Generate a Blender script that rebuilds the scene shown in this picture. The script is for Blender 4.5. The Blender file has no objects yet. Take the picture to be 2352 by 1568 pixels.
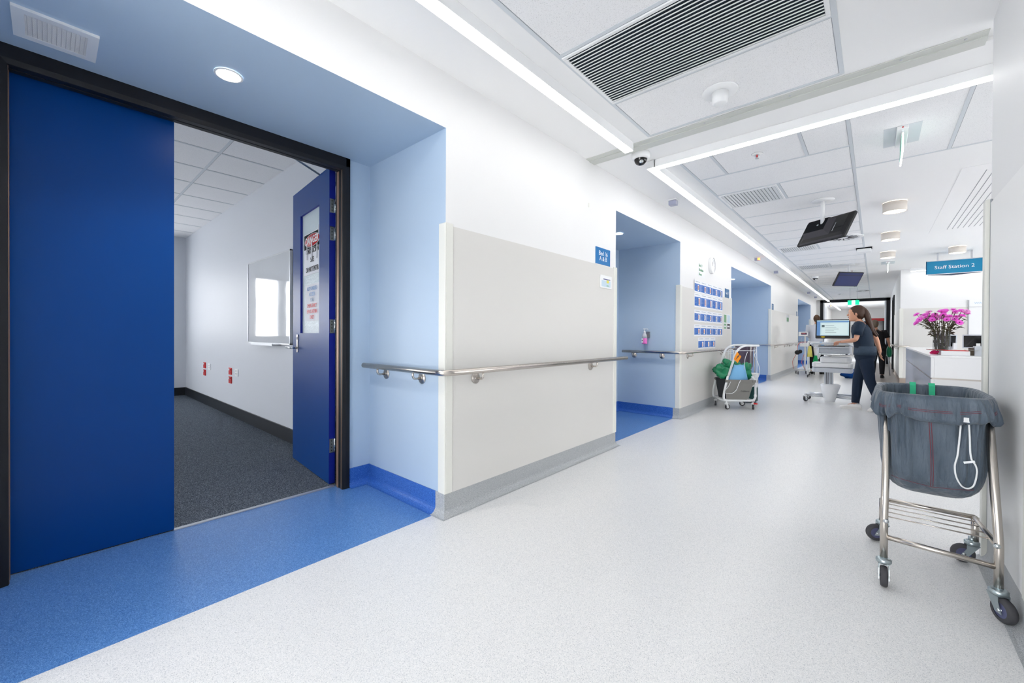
import bpy, bmesh, math, random
from mathutils import Vector, Matrix, noise
random.seed(7)
SC = bpy.context.scene
COL = SC.collection
pi = math.pi

# ---------------------------------------------------------------- camera
cam_d = bpy.data.cameras.new('camera'); cam = bpy.data.objects.new('camera', cam_d); COL.objects.link(cam)
cam_d.sensor_width = 36.0; cam_d.lens = 942.73/2352*36.0
cam_d.shift_y = -9.43/2352; cam_d.clip_start = .02; cam_d.clip_end = 200
cam.matrix_world = (Matrix.Translation((0, 0, 1.15)) @ Matrix.Rotation(math.radians(41.5395), 4, 'Z')
                    @ Matrix.Rotation(pi/2+math.radians(-.35068), 4, 'X') @ Matrix.Rotation(math.radians(.27795), 4, 'Z'))
SC.camera = cam
# ---------------------------------------------------------------- world, exposure
world = bpy.data.worlds.new('daylight'); SC.world = world; world.use_nodes = True
wbg = world.node_tree.nodes['Background']
wbg.inputs[0].default_value = (.975, .985, 1.0, 1); wbg.inputs[1].default_value = 5.4
SC.view_settings.view_transform = 'Standard'; SC.view_settings.look = 'None'
SC.view_settings.exposure = 0.70; SC.view_settings.gamma = 1.0
SC.view_settings.use_curve_mapping = False
STRIP = 6.0      # radiance of the white linear fittings
CAN = 4.0        # warm surface cans
DOWN = 40.0       # recessed downlights
SC.cycles.use_denoising = True
SC.cycles.max_bounces = 10; SC.cycles.diffuse_bounces = 7; SC.cycles.glossy_bounces = 4
SC.cycles.transmission_bounces = 6; SC.cycles.transparent_max_bounces = 12
SC.cycles.sample_clamp_indirect = 6.0
SC.cycles.caustics_reflective = False; SC.cycles.caustics_refractive = False

# ---------------------------------------------------------------- materials
MATS = {}
def srgb(r, g, b):
    f = lambda c: (c/255/12.92) if c/255 <= .04045 else ((c/255+.055)/1.055)**2.4
    return (f(r), f(g), f(b), 1)
def mat(name, col, rough=.5, metal=0., spec=.5, emit=None, es=0., bump=None, trans=0., ior=1.45, coat=0., alpha=1., sheen=0.):
    m = bpy.data.materials.new(name); m.use_nodes = True
    nt = m.node_tree; b = nt.nodes['Principled BSDF']
    b.inputs['Base Color'].default_value = col; b.inputs['Roughness'].default_value = rough
    b.inputs['Metallic'].default_value = metal; b.inputs['Specular IOR Level'].default_value = spec
    b.inputs['Transmission Weight'].default_value = trans; b.inputs['IOR'].default_value = ior
    b.inputs['Coat Weight'].default_value = coat; b.inputs['Alpha'].default_value = alpha
    b.inputs['Sheen Weight'].default_value = sheen
    if emit: b.inputs['Emission Color'].default_value = emit; b.inputs['Emission Strength'].default_value = es
    if bump:
        sc, st, dist = bump
        tc = nt.nodes.new('ShaderNodeTexCoord'); n = nt.nodes.new('ShaderNodeTexNoise'); n.inputs['Scale'].default_value = sc
        n.inputs['Detail'].default_value = 3
        bp = nt.nodes.new('ShaderNodeBump'); bp.inputs['Strength'].default_value = st; bp.inputs['Distance'].default_value = dist
        nt.links.new(tc.outputs['Object'], n.inputs['Vector']); nt.links.new(n.outputs[0], bp.inputs['Height'])
        nt.links.new(bp.outputs[0], b.inputs['Normal'])
    MATS[name] = m; return m
def speckle(name, cols, scale, rough=.3, stops=(0, .38, .5, .62, 1), spec=.5, bump=0., big=None, kind='noise', detail=2.):
    """fine multi-colour fleck, as sheet vinyl or mineral tile"""
    m = mat(name, cols[0], rough, spec=spec); nt = m.node_tree; b = nt.nodes['Principled BSDF']
    tc = nt.nodes.new('ShaderNodeTexCoord')
    n = nt.nodes.new('ShaderNodeTexNoise'); n.inputs['Scale'].default_value = scale; n.inputs['Detail'].default_value = detail
    r = nt.nodes.new('ShaderNodeValToRGB'); e = r.color_ramp.elements
    while len(e) < len(cols): e.new(.5)
    for el, p, c in zip(e, stops, cols): el.position = p; el.color = c
    nt.links.new(tc.outputs['Object'], n.inputs['Vector']); nt.links.new(n.outputs[0], r.inputs[0])
    out = r.outputs[0]
    if big:   # sparse dark specks
        v = nt.nodes.new('ShaderNodeTexVoronoi'); v.inputs['Scale'].default_value = big[0]
        nt.links.new(tc.outputs['Object'], v.inputs['Vector'])
        mth = nt.nodes.new('ShaderNodeMath'); mth.operation = 'LESS_THAN'; mth.inputs[1].default_value = big[1]
        nt.links.new(v.outputs['Distance'], mth.inputs[0])
        mx = nt.nodes.new('ShaderNodeMix'); mx.data_type = 'RGBA'
        nt.links.new(mth.outputs[0], mx.inputs[0]); nt.links.new(out, mx.inputs[6]); mx.inputs[7].default_value = big[2]
        out = mx.outputs[2]
    nt.links.new(out, b.inputs['Base Color'])
    if bump:
        bp = nt.nodes.new('ShaderNodeBump'); bp.inputs['Strength'].default_value = bump; bp.inputs['Distance'].default_value = .002
        nt.links.new(n.outputs[0], bp.inputs['Height']); nt.links.new(bp.outputs[0], b.inputs['Normal'])
    return m
mat('paint_white', srgb(236, 236, 236), .5, bump=(180, .05, .001))
mat('ceil_white', srgb(246, 246, 246), .65)
mat('tee_white', srgb(212, 217, 222), .5)
mat('reveal_grey', srgb(150, 155, 160), .6)
mat('cover_strip', srgb(205, 207, 202), .35, .0)
speckle('tile', [srgb(212, 212, 213), srgb(243, 243, 244), srgb(247, 247, 248)], 260, .85, (0.30, .40, 1), spec=.2, bump=.5, big=(55, .055, srgb(170, 170, 172)))
mat('paint_room', srgb(208, 212, 219), .5)
mat('panel', srgb(219, 217, 213), .32, bump=(9, .03, .004))
mat('panel_lightened', srgb(242, 242, 241), .35, bump=(9, .03, .004))  # same wall panel, lightened to offset weak light on the right wall
mat('guard', srgb(228, 228, 221), .38)
mat('paint_blue', srgb(181, 201, 222), .42, bump=(150, .05, .001))
mat('door_blue', srgb(0, 62, 132), .34, spec=.22, bump=(60, .04, .001))
mat('door_edge', srgb(5, 30, 140), .5)
mat('frame_black', srgb(26, 28, 33), .42, spec=.3)
speckle('vinyl_grey', [srgb(192, 194, 198), srgb(226, 227, 227), srgb(231, 231, 231), srgb(244, 243, 242)], 330, .27, (.30, .43, .56, .68), big=(60, .075, srgb(160, 163, 168)))
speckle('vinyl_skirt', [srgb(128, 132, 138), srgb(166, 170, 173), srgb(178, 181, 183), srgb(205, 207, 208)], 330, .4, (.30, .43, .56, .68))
speckle('vinyl_blue', [srgb(45, 92, 160), srgb(78, 128, 192), srgb(94, 142, 204), srgb(135, 175, 225)], 330, .30, (.30, .43, .56, .68))
speckle('vinyl_blue_skirt', [srgb(20, 66, 145), srgb(42, 95, 180), srgb(56, 110, 195), srgb(100, 145, 215)], 330, .42, (.30, .43, .56, .68))
speckle('vinyl_taupe', [srgb(120, 112, 106), srgb(160, 152, 146), srgb(168, 160, 154), srgb(180, 172, 166)], 330, .3, (.30, .43, .56, .68))
mat('skirt_taupe', srgb(165, 150, 138), .5)
speckle('carpet', [srgb(36, 42, 50), srgb(72, 80, 90), srgb(100, 108, 118), srgb(165, 172, 182)], 230, .95, (.28, .44, .55, .72), spec=.05, bump=1., detail=3.)
mat('skirt_black', srgb(28, 32, 38), .4)
mat('steel', srgb(205, 198, 190), .26, 1.)
mat('steel_brushed', srgb(190, 184, 178), .38, 1.)
mat('chrome', srgb(215, 220, 222), .15, 1.)
mat('zinc', srgb(180, 192, 196), .3, .9)
mat('alu', srgb(200, 203, 208), .35, .8)
mat('plastic_white', srgb(238, 239, 240), .4)
mat('plastic_grey', srgb(200, 205, 212), .45)
mat('lens_grey', srgb(165, 168, 190), .3)
mat('black', srgb(16, 17, 20), .4)
mat('black_gloss', srgb(8, 9, 12), .08, spec=.6)
mat('black_matte', srgb(14, 17, 22), .75, spec=.2)
mat('charcoal', srgb(62, 60, 66), .55)
mat('rubber', srgb(70, 70, 74), .7)
mat('hub_blue', srgb(88, 92, 125), .5)
mat('strip_light', (1, 1, 1, 1), .5, emit=(1, .985, .965, 1), es=STRIP)
mat('can_light', (1, 1, 1, 1), .5, emit=(1, .90, .76, 1), es=CAN)
mat('down_light', (1, 1, 1, 1), .5, emit=(1, .93, .84, 1), es=DOWN)
mat('sign_lit', srgb(0, 190, 130), .3, emit=srgb(0, 215, 145), es=.9)
mat('sign_lit_white', (.9, .9, .9, 1), .3, emit=(1, 1, 1, 1), es=1.0)
mat('edge_lit', (1, 1, 1, 1), .3, emit=(1, 1, 1, 1), es=6.)
mat('amber_lit', srgb(250, 170, 90), .3, emit=srgb(255, 160, 70), es=1.6)
mat('teal', srgb(0, 128, 172), .35)
mat('teal_dark', srgb(10, 50, 90), .5)
mat('sign_blue', srgb(0, 112, 180), .35)
mat('sign_blue_dull', srgb(40, 100, 150), .35)
mat('text_white', (.9, .9, .9, 1), .5)
mat('text_black', (.01, .01, .012, 1), .6)
mat('paper', srgb(236, 238, 243), .6)
mat('paper_blue', srgb(8, 100, 190), .5)
mat('paper_head', srgb(150, 160, 180), .6)
mat('red', srgb(205, 30, 35), .4)
mat('red_dark', srgb(150, 20, 25), .4)
mat('pink_fluid', srgb(240, 120, 200), .2)
mat('clear_plastic', srgb(232, 232, 236), .25, alpha=.6)
mat('glass', (1, 1, 1, 1), .03, trans=1., ior=1.45)
mat('glass_thin', (.93, .97, .97, 1), .05, alpha=.22, spec=.8)
mat('glass_textured', srgb(205, 220, 226), .35, alpha=.93, bump=(45, .8, .004))
mat('acrylic', srgb(225, 235, 235), .08, alpha=.35)
mat('whiteboard', srgb(226, 229, 232), .06, coat=.6, bump=(1.6, .12, .02))
mat('leather_shoe', srgb(18, 18, 20), .5)
mat('laminate', srgb(236, 236, 237), .28)
mat('laminate_grey', srgb(218, 218, 218), .3)
mat('laminate_metal', srgb(165, 170, 188), .22, .35, bump=(3, .2, .01))
SPOTS = []

# ---------------------------------------------------------------- geometry helpers
class MB:
    def __init__(s): s.v = []; s.f = []; s.m = []; s.s = []; s.mats = []
    def mi(s, m):
        if m not in s.mats: s.mats.append(m)
        return s.mats.index(m)
    def add(s, vs, fs, m, smooth=False, X=None):
        o = len(s.v); s.v += [tuple(X @ Vector(p)) if X else tuple(p) for p in vs]
        k = s.mi(m)
        for f in fs: s.f.append(tuple(i+o for i in f)); s.m.append(k); s.s.append(smooth)
        return s
    def box(s, a, b, m, X=None, faces=None):
        x0, y0, z0 = a; x1, y1, z1 = b
        vs = [(x0,y0,z0),(x1,y0,z0),(x1,y1,z0),(x0,y1,z0),(x0,y0,z1),(x1,y0,z1),(x1,y1,z1),(x0,y1,z1)]
        fs = [('-z',(0,3,2,1)),('+z',(4,5,6,7)),('-y',(0,1,5,4)),('+x',(1,2,6,5)),('+y',(2,3,7,6)),('-x',(3,0,4,7))]
        o = len(s.v); s.v += [tuple(X @ Vector(p)) if X else p for p in vs]
        for k, f in fs:
            mm = (faces or {}).get(k, m)
            if mm is None: continue
            s.f.append(tuple(i+o for i in f)); s.m.append(s.mi(mm)); s.s.append(False)
        return s
    def cbox(s, c, d, m, X=None, faces=None):
        return s.box([c[i]-d[i]/2 for i in range(3)], [c[i]+d[i]/2 for i in range(3)], m, X, faces)
    def rbox(s, a, b, r, m, X=None, axis='z', n=3):
        """box with the four edges along an axis rounded"""
        ax = 'xyz'.index(axis); i, j = [k for k in range(3) if k != ax]
        r = min(r, (b[i]-a[i])/2-1e-4, (b[j]-a[j])/2-1e-4)
        pts = []
        for (cx, cy, t0) in ((b[i]-r, b[j]-r, 0), (a[i]+r, b[j]-r, 90), (a[i]+r, a[j]+r, 180), (b[i]-r, a[j]+r, 270)):
            for k in range(n+1):
                t = math.radians(t0+90*k/n); pts.append((cx+r*math.cos(t), cy+r*math.sin(t)))
        return s.prism(pts, a[ax], b[ax], m, axis, X)
    def prism(s, pts, z0, z1, m, axis='z', X=None, smooth=False, caps=True):
        ax = 'xyz'.index(axis); i, j = [k for k in range(3) if k != ax]
        n = len(pts); vs = []
        for z in (z0, z1):
            for p in pts:
                q = [0, 0, 0]; q[ax] = z; q[i] = p[0]; q[j] = p[1]; vs.append(tuple(q))
        fs = [(k, (k+1) % n, n+(k+1) % n, n+k) for k in range(n)]
        if caps: fs += [tuple(range(n))[::-1], tuple(range(n, 2*n))]
        return s.add(vs, fs, m, smooth, X)
    def loft(s, rings, m, smooth=True, cap=True, closed=False, X=None):
        """rings: equal-length lists of points"""
        n = len(rings[0]); vs = [p for r in rings for p in r]; fs = []
        R = len(rings)
        for a in range(R if closed else R-1):
            b = (a+1) % R
            for k in range(n):
                fs.append((a*n+k, a*n+(k+1) % n, b*n+(k+1) % n, b*n+k))
        if cap and not closed:
            fs += [tuple(range(n))[::-1], tuple(range((R-1)*n, R*n))]
        return s.add(vs, fs, m, smooth, X)
    def tube(s, pts, r, m, n=10, closed=False, X=None, cap=True, rr=None):
        P = [Vector(p) for p in pts]; rings = []; N = len(P)
        prev = None
        for k in range(N):
            if closed: t = (P[(k+1) % N]-P[k-1])
            else: t = (P[min(k+1, N-1)]-P[max(k-1, 0)])
            t.normalize()
            if prev is None:
                u = t.orthogonal().normalized() if abs(t.z) > .9 else t.cross(Vector((0, 0, 1))).normalized()
            else:
                u = prev-t*prev.dot(t); u.normalize()
            prev = u; w = t.cross(u)
            rad = rr[k] if rr else r
            rings.append([tuple(P[k]+u*math.cos(2*pi*i/n)*rad+w*math.sin(2*pi*i/n)*rad) for i in range(n)])
        return s.loft(rings, m, True, cap, closed, X)
    def cyl(s, a, b, r, m, n=16, r2=None, X=None):
        return s.tube([a, b], r, m, n, X=X, rr=[r, r if r2 is None else r2])
    def lathe(s, prof, m, c=(0, 0, 0), n=24, X=None, cap=True, smooth=True, sy=1.):
        rings = [[(c[0]+r*math.cos(2*pi*i/n), c[1]+sy*r*math.sin(2*pi*i/n), c[2]+z) for i in range(n)] for r, z in prof]
        return s.loft(rings, m, smooth, cap, False, X)
    def ball(s, c, r, m, n=12, X=None, noise_amp=0, seed=0):
        rx, ry, rz = (r, r, r) if isinstance(r, (int, float)) else r
        rings = []
        for a in range(1, n):
            th = -pi/2+pi*a/n
            rings.append([(c[0]+rx*math.cos(th)*math.cos(2*pi*i/(2*n)), c[1]+ry*math.cos(th)*math.sin(2*pi*i/(2*n)), c[2]+rz*math.sin(th)) for i in range(2*n)])
        if noise_amp:
            rings = [[tuple(Vector(p)+(Vector(p)-Vector(c)).normalized()*noise_amp*(noise.noise(Vector(p)*14+Vector((seed, 0, 0)))+.45*abs(noise.noise(Vector(p)*34+Vector((0, seed, 0)))))) for p in rg] for rg in rings]
        return s.loft(rings, m, True, True, False, X)
    def xz(s, x, pts, m):  # polygon in the plane x = const
        return s.add([(x, p[0], p[1]) for p in pts], [tuple(range(len(pts)))], m)
    def build(s, name, parent=None, label=None, local=False, bevel=None):
        me = bpy.data.meshes.new(name)
        o = bpy.data.objects.new(name, me); COL.objects.link(o)
        vs = [Vector(p) for p in s.v]
        if parent is not None:
            o.parent = parent
            if not local:
                W = WM[parent.name].inverted(); vs = [W @ p for p in vs]
            WM[o.name] = WM[parent.name].copy()
            # own origin at the part's centre
            c = sum(vs, Vector())/max(len(vs), 1); vs = [p-c for p in vs]; o.location = c
            WM[o.name] = WM[parent.name] @ Matrix.Translation(c)
        else:
            lo = Vector([min(p[i] for p in vs) for i in range(3)]); hi = Vector([max(p[i] for p in vs) for i in range(3)])
            c = Vector(((lo.x+hi.x)/2, (lo.y+hi.y)/2, lo.z)); vs = [p-c for p in vs]; o.location = c
            WM[o.name] = Matrix.Translation(c)
        me.from_pydata([tuple(p) for p in vs], [], s.f)
        for mm in s.mats: me.materials.append(MATS[mm])
        me.polygons.foreach_set('material_index', s.m); me.polygons.foreach_set('use_smooth', s.s)
        me.validate(); me.update()
        bm = bmesh.new(); bm.from_mesh(me); bmesh.ops.recalc_face_normals(bm, faces=bm.faces); bm.to_mesh(me); bm.free()
        if bevel:
            b = o.modifiers.new('bevel', 'BEVEL'); b.width = bevel; b.segments = 2; b.limit_method = 'ANGLE'
        if label: o['label'] = label
        return o
WM = {}
def thing(name, label, cat, loc=(0, 0, 0), rz=0, group=None, rot=None):
    o = bpy.data.objects.new(name, None); COL.objects.link(o); o.empty_display_size = .1
    o.location = loc; o.rotation_euler = rot or (0, 0, rz)
    o['label'] = label; o['category'] = cat
    if group: o['group'] = group
    WM[o.name] = Matrix.Translation(loc) @ (Matrix.Rotation(rz, 4, 'Z') if not rot else __import__('mathutils').Euler(rot).to_matrix().to_4x4())
    return o
def tag(o, label, cat, group=None):
    o['label'] = label; o['category'] = cat
    if group: o['group'] = group
    return o
def struct(mb, name, bevel=None):
    o = mb.build(name, bevel=bevel); o['kind'] = 'structure'; return o
def sthing(name, loc=(0, 0, 0)):
    o = bpy.data.objects.new(name, None); COL.objects.link(o); o['kind'] = 'structure'; o.location = loc
    WM[o.name] = Matrix.Translation(loc); return o
def copy_tree(o, parent=None):
    c = o.copy(); COL.objects.link(c)
    if parent: c.parent = parent
    WM[c.name] = WM[o.name].copy()
    for ch in [x for x in o.children]: copy_tree(ch, c)
    return c
def dup(o, loc, label, rz=None, group=None):
    c = copy_tree(o); c.location = loc
    if rz is not None: c.rotation_euler = (0, 0, rz)
    c['label'] = label
    if group: c['group'] = group
    return c
def text(body, size, m, parent, X, name='lettering', align='CENTER', ext=.0006, sx=1., bold=0., space=1., line=1.0):
    cu = bpy.data.curves.new(name, 'FONT'); cu.body = body; cu.size = size; cu.align_x = align; cu.align_y = 'CENTER'
    cu.extrude = ext; cu.offset = bold; cu.space_line = line; cu.resolution_u = 3
    t = bpy.data.objects.new('tmp', cu); COL.objects.link(t)
    dg = bpy.context.evaluated_depsgraph_get(); me = bpy.data.meshes.new_from_object(t.evaluated_get(dg))
    bpy.data.objects.remove(t); bpy.data.curves.remove(cu)
    mb = MB(); mb.add([(v.co.x*sx, v.co.y, v.co.z) for v in me.vertices], [tuple(p.vertices) for p in me.polygons], m, X=X)
    bpy.data.meshes.remove(me)
    return mb.build(name, parent)
def frame(o, right, up):
    """matrix whose x is right, y is up, z is out, at o"""
    r = Vector(right).normalized(); u = Vector(up).normalized(); n = r.cross(u)
    return Matrix(((r.x, u.x, n.x, o[0]), (r.y, u.y, n.y, o[1]), (r.z, u.z, n.z, o[2]), (0, 0, 0, 1)))
LW = lambda y, z, off=.0: frame((-2.034+off, y, z), (0, 1, 0), (0, 0, 1))   # on the left wall, facing +x
def arc_path(pts, r, n=5, closed=False):
    """polyline with rounded corners"""
    P = [Vector(p) for p in pts]; out = []
    N = len(P)
    for k in range(N):
        if not closed and k in (0, N-1): out.append(P[k]); continue
        a, b, c = P[k-1], P[k], P[(k+1) % N]
        d1 = (a-b); d2 = (c-b); rr = min(r, d1.length*.49, d2.length*.49)
        p0 = b+d1.normalized()*rr; p1 = b+d2.normalized()*rr
        for i in range(n+1):
            t = i/n; out.append(p0*(1-t)**2+b*2*t*(1-t)+p1*t*t)
    return out
def sweep2d(mb, path, prof, m, closed=False):
    """sweep profile (offset to the left of travel, z) along plan path with mitres"""
    P = [Vector((p[0], p[1])) for p in path]; N = len(P); rings = []
    for k in range(N):
        d1 = (P[k]-P[k-1]).normalized() if k > 0 else (P[1]-P[0]).normalized()
        d2 = (P[k+1]-P[k]).normalized() if k < N-1 else (P[-1]-P[-2]).normalized()
        n1 = Vector((-d1.y, d1.x)); n2 = Vector((-d2.y, d2.x)); n = (n1+n2); n = n/max(n.dot(n1), .2)
        rings.append([(P[k].x+n.x*o, P[k].y+n.y*o, z) for o, z in prof])
    return mb.loft(rings, m, False, True)

# ---------------------------------------------------------------- the shell
ZC = 2.795; XL = -2.034; XB = -2.955; XR = .445
PIERS = [(-4.6, -.32), (1.66, 3.92), (5.80, 8.48), (12.38, 17.3), (21.0, 23.4)]
RECS = [(-.32, 1.66), (3.92, 5.80), (8.48, 12.38), (17.3, 21.0)]
DOORS = [(-.205, 1.49), (4.09, 5.63), (9.0, 10.9), (17.6, 20.0)]   # outer edges of the frames
f = MB()
f.add([(-2.1, -4.6, 0), (6.2, -4.6, 0), (6.2, 13.94, 0), (-.05, 13.94, 0), (-2.1, 13.94, 0)], [(0, 1, 2, 3, 4)], 'vinyl_grey')
f.add([(-2.1, 13.94, 0), (-.05, 13.94, 0), (-.05, 23.4, 0), (-2.1, 23.4, 0)], [(0, 1, 2, 3)], 'vinyl_grey')
f.add([(-.05, 13.94, 0), (.6, 13.94, 0), (.6, 23.4, 0), (-.05, 23.4, 0)], [(0, 1, 2, 3)], 'vinyl_taupe')
f.add([(-2.6, 23.4, 0), (.6, 23.4, 0), (.6, 32, 0), (-2.6, 32, 0)], [(0, 1, 2, 3)], 'vinyl_grey')
for a, b in RECS: f.add([(-3.06, a-.01, 0), (-2.1, a-.01, 0), (-2.1, b+.01, 0), (-3.06, b+.01, 0)], [(0, 1, 2, 3)], 'vinyl_blue')
f.add([(-9.9, -4.3, 0), (-3.06, -4.3, 0), (-3.06, 1.8, 0), (-9.9, 1.8, 0)], [(0, 1, 2, 3)], 'carpet')
f.add([(-9.9, -7, -.05), (6.2, -7, -.05), (6.2, 32.1, -.05), (-9.9, 32.1, -.05)], [(0, 1, 2, 3)], 'vinyl_grey')
struct(f, 'floor')
w = MB()
for k, (a, b) in enumerate(PIERS):
    w.box((XB, a, 0), (XL, b, ZC+.1), 'paint_white', faces={'-y': 'paint_blue', '+y': 'paint_blue' if k < 4 else 'paint_white'})
for a, b in RECS: w.box((XB, a, 2.45), (XL, b, ZC+.1), 'paint_white', faces={'-z': 'paint_blue'})
for k, ((a, b), (c, d)) in enumerate(zip(RECS, DOORS)):     # back walls around the door openings
    bk = {'+x': 'paint_blue'}
    w.box((XB-.12, a-.1, 0), (XB, c+.03, 3.05), 'paint_white', faces=bk)
    w.box((XB-.12, d-.03, 0), (XB, b+.04, 3.05), 'paint_white', faces=bk)
    w.box((XB-.12, c+.03, 2.43), (XB, d-.03, 3.05), 'paint_white', faces=bk)
w.box((XB-.12, -4.4, 0), (XB, -.3, 3.05), 'paint_white')
w.box((-2.2, 23.4, 0), (XL, 23.52, ZC+.1), 'paint_white')
w.box((-2.2, 23.4, 0), (-1.90, 23.5, ZC+.1), 'paint_white')
struct(w, 'wall_left')
w = MB()   # near right-hand wall
w.box((XR, -4.6, 0), (XR+.16, 3.25, ZC+.1), 'paint_white')
struct(w, 'wall_right')
w = MB()   # staff station walls
w.box((.45, 13.94, 0), (6.2, 14.1, ZC+.1), 'paint_white')
w.box((.45, 14.05, 0), (.6, 18.05, ZC+.1), 'paint_white'); w.box((.45, 19.75, 0), (.6, 23.6, ZC+.1), 'paint_white')
w.box((.45, 18.05, 2.45), (.6, 19.75, ZC+.1), 'paint_white')
struct(w, 'wall_right_far')
w = MB(); w.box((6.1, 2.9, 0), (6.2, 14, .8), 'paint_white'); w.box((6.1, 2.9, 2.2), (6.2, 14, ZC+.1), 'paint_white'); w.box((.6, 2.9, 0), (6.2, 3.0, ZC+.1), 'paint_white')
for y in (2.9, 6.4, 9.9, 13.1): w.box((6.1, y, .8), (6.2, y+.9, 2.2), 'paint_white')  # gaps between these piers are openings added for fill daylight
struct(w, 'wall_station_side')
w = MB(); w.box((-3.0, -4.7, 0), (XR+.2, -4.6, .04), 'paint_white'); w.box((-3.0, -4.7, 2.76), (XR+.2, -4.6, ZC+.1), 'paint_white'); struct(w, 'wall_behind')  # unseen end left almost fully open to add daylight along the corridor
w = MB()   # corridor past the glazed screen
w.box((-2.2, 23.5, 0), (XL, 25.2, ZC+.1), 'paint_white', faces={'+y': 'paint_blue'}); w.box((-2.2, 27.0, 0), (XL, 32, ZC+.1), 'paint_white', faces={'-y': 'paint_blue'})
w.box((-2.2, 25.2, 2.45), (XL, 27.0, ZC+.1), 'paint_white', faces={'-z': 'paint_blue'}); w.box((-2.6, 25.2, 0), (-2.5, 27, 2.5), 'paint_blue')
w.box((.45, 23.5, 0), (.6, 32, .4), 'paint_white'); w.box((.45, 23.5, 2.3), (.6, 32, ZC+.1), 'paint_white'); w.box((.45, 23.5, .4), (.6, 24.4, 2.3), 'paint_white'); w.box((.45, 27.6, .4), (.6, 32, 2.3), 'paint_white'); w.box((-2.6, 32, 0), (.6, 32.1, ZC+.1), 'paint_white'); w.box((-2.2, 31.99, .14), (.45, 32.0, 1.84), 'panel')  # unseen gap in the right side added to brighten the far corridor
struct(w, 'wall_far')
# room behind the blue doors
w = MB()
WINS = [(.60, 1.25), (.02, .54), (-1.45, -.05), (-3.2, -1.55)]   # tall windows in its far wall; last two unseen, added for light
w.box((-9.8, 1.70, 0), (XB-.12, 1.82, 3.05), 'paint_room')
w.box((-9.8, -4.42, 0), (XB-.12, -4.3, .05), 'paint_room'); w.box((-9.8, -4.42, .95), (XB-.12, -4.3, 3.05), 'paint_room')  # low gap in the unseen side wall added to light the room
w.box((-9.8, -4.42, .05), (-9.2, -4.3, 2.5), 'paint_room'); w.box((-4.0, -4.42, .05), (XB-.12, -4.3, 2.5), 'paint_room')
edges = sorted(WINS); y = -4.3
for a, b in edges + [(1.70, 1.70)]:
    w.box((-9.8, y, 0), (-9.65, a, 3.05), 'paint_room')
    if b > a: w.box((-9.8, a, 0), (-9.65, b, 1.05 if a > -3 else .1), 'paint_room'); w.box((-9.8, a, 2.35), (-9.65, b, 3.05), 'paint_room')
    y = b
struct(w, 'wall_room')
for k, (a, b) in enumerate(WINS):
    t = sthing('window_%d' % (k+1), (-9.65, (a+b)/2, 1.05))
    m = MB()
    for (y0, y1, z0, z1) in ((a, a+.05, 1.05, 2.35), (b-.05, b, 1.05, 2.35), (a, b, 1.05, 1.10), (a, b, 2.30, 2.35)): m.box((-9.78, y0, z0), (-9.66, y1, z1), 'alu')
    m.build('window_frame', t); m = MB(); m.box((-9.73, a+.05, 1.1), (-9.725, b-.05, 2.3), 'glass_thin'); m.build('pane', t)
for n_, (P0, P1, ax) in enumerate([((-2.03, -4.65, .04), (.44, -4.65, 2.76), 0), ((6.15, 3.8, .8), (6.15, 13.1, 2.2), 1), ((-9.2, -4.36, .05), (-4.0, -4.36, .95), 0)]):  # frames of unseen openings added to let fill daylight in
    t = sthing('window_%d' % (n_+5), P0); m = MB(); L_ = P1[ax]-P0[ax]; k_ = max(2, round(L_/1.6))
    for i in range(k_+1):
        q = P0[ax]+L_*i/k_; a_ = list(P0); b_ = list(P1); a_[ax] = q-.025; b_[ax] = q+.025; a_[1-ax] -= .03; b_[1-ax] += .03; m.box(a_, b_, 'alu')
    for z in (P0[2], P1[2]-.05):
        a_ = list(P0); b_ = list(P1); a_[1-ax] -= .03; b_[1-ax] += .03; a_[2] = z; b_[2] = z+.05; m.box(a_, b_, 'alu')
    m.build('window_frame', t)
# unseen rooms added behind two alcoves so daylight enters through open doors
for n_, (ya, yb) in enumerate(((8.6, 12.2), (17.0, 20.9))):
    w = MB(); w.box((-6.6, ya-.1, 0), (-3.075, ya, 2.8), 'paint_white'); w.box((-6.6, yb, 0), (-3.075, yb+.1, 2.8), 'paint_white'); w.box((-6.6, ya-.1, 2.7), (-3.075, yb+.1, 2.8), 'ceil_white')
    w.box((-6.6, ya, 0), (-6.5, yb, .3), 'paint_white'); w.box((-6.6, ya, 2.4), (-6.5, yb, 2.8), 'paint_white'); w.box((-6.6, ya, -.02), (-3.06, yb, 0.001), 'vinyl_grey'); struct(w, 'wall_fill_room')
# ceilings
c = MB()
c.box((-3.1, -4.6, ZC), (6.2, 3.33, ZC+.08), 'ceil_white', faces={'+z': 'ceil_white'})
c.box((-3.1, 3.46, ZC), (6.2, 32.1, ZC+.08), 'ceil_white')
c.box((-3.1, 3.33, ZC+.02), (6.2, 3.46, ZC+.08), 'ceil_white')
c.box((-9.8, -4.4, 2.93), (XB-.12, 1.8, 3.0), 'tile', faces={'-z': 'tile'})
struct(c, 'ceiling')
t_ = MB()   # mineral-fibre tile fields, their tees and shadow lines
def tilefield(x0, x1, y0, y1, z, ys, xs, tee=.024, left=True):
    t_.box((x0, y0, z-.004), (x1, y1, z), 'tile')
    for x in ((x0, x1) if left else (x1,)): t_.box((x-tee/2, y0, z-.0065), (x+tee/2, y1, z), 'tee_white'); t_.box((x+tee/2 if x == x0 else x-tee/2-.003, y0, z-.0052), (x+tee/2+.003 if x == x0 else x-tee/2, y1, z), 'reveal_grey')
    for y in ys:
        t_.box((x0, y-tee/2, z-.006), (x1, y+tee/2, z), 'tee_white'); t_.box((x0, y+tee/2, z-.0055), (x1, y+tee/2+.003, z), 'reveal_grey')
    for x, a, b in xs:
        t_.box((x-tee/2, a, z-.0065), (x+tee/2, b, z), 'tee_white'); t_.box((x+tee/2, a, z-.0052), (x+tee/2+.003, b, z), 'reveal_grey')
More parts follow.
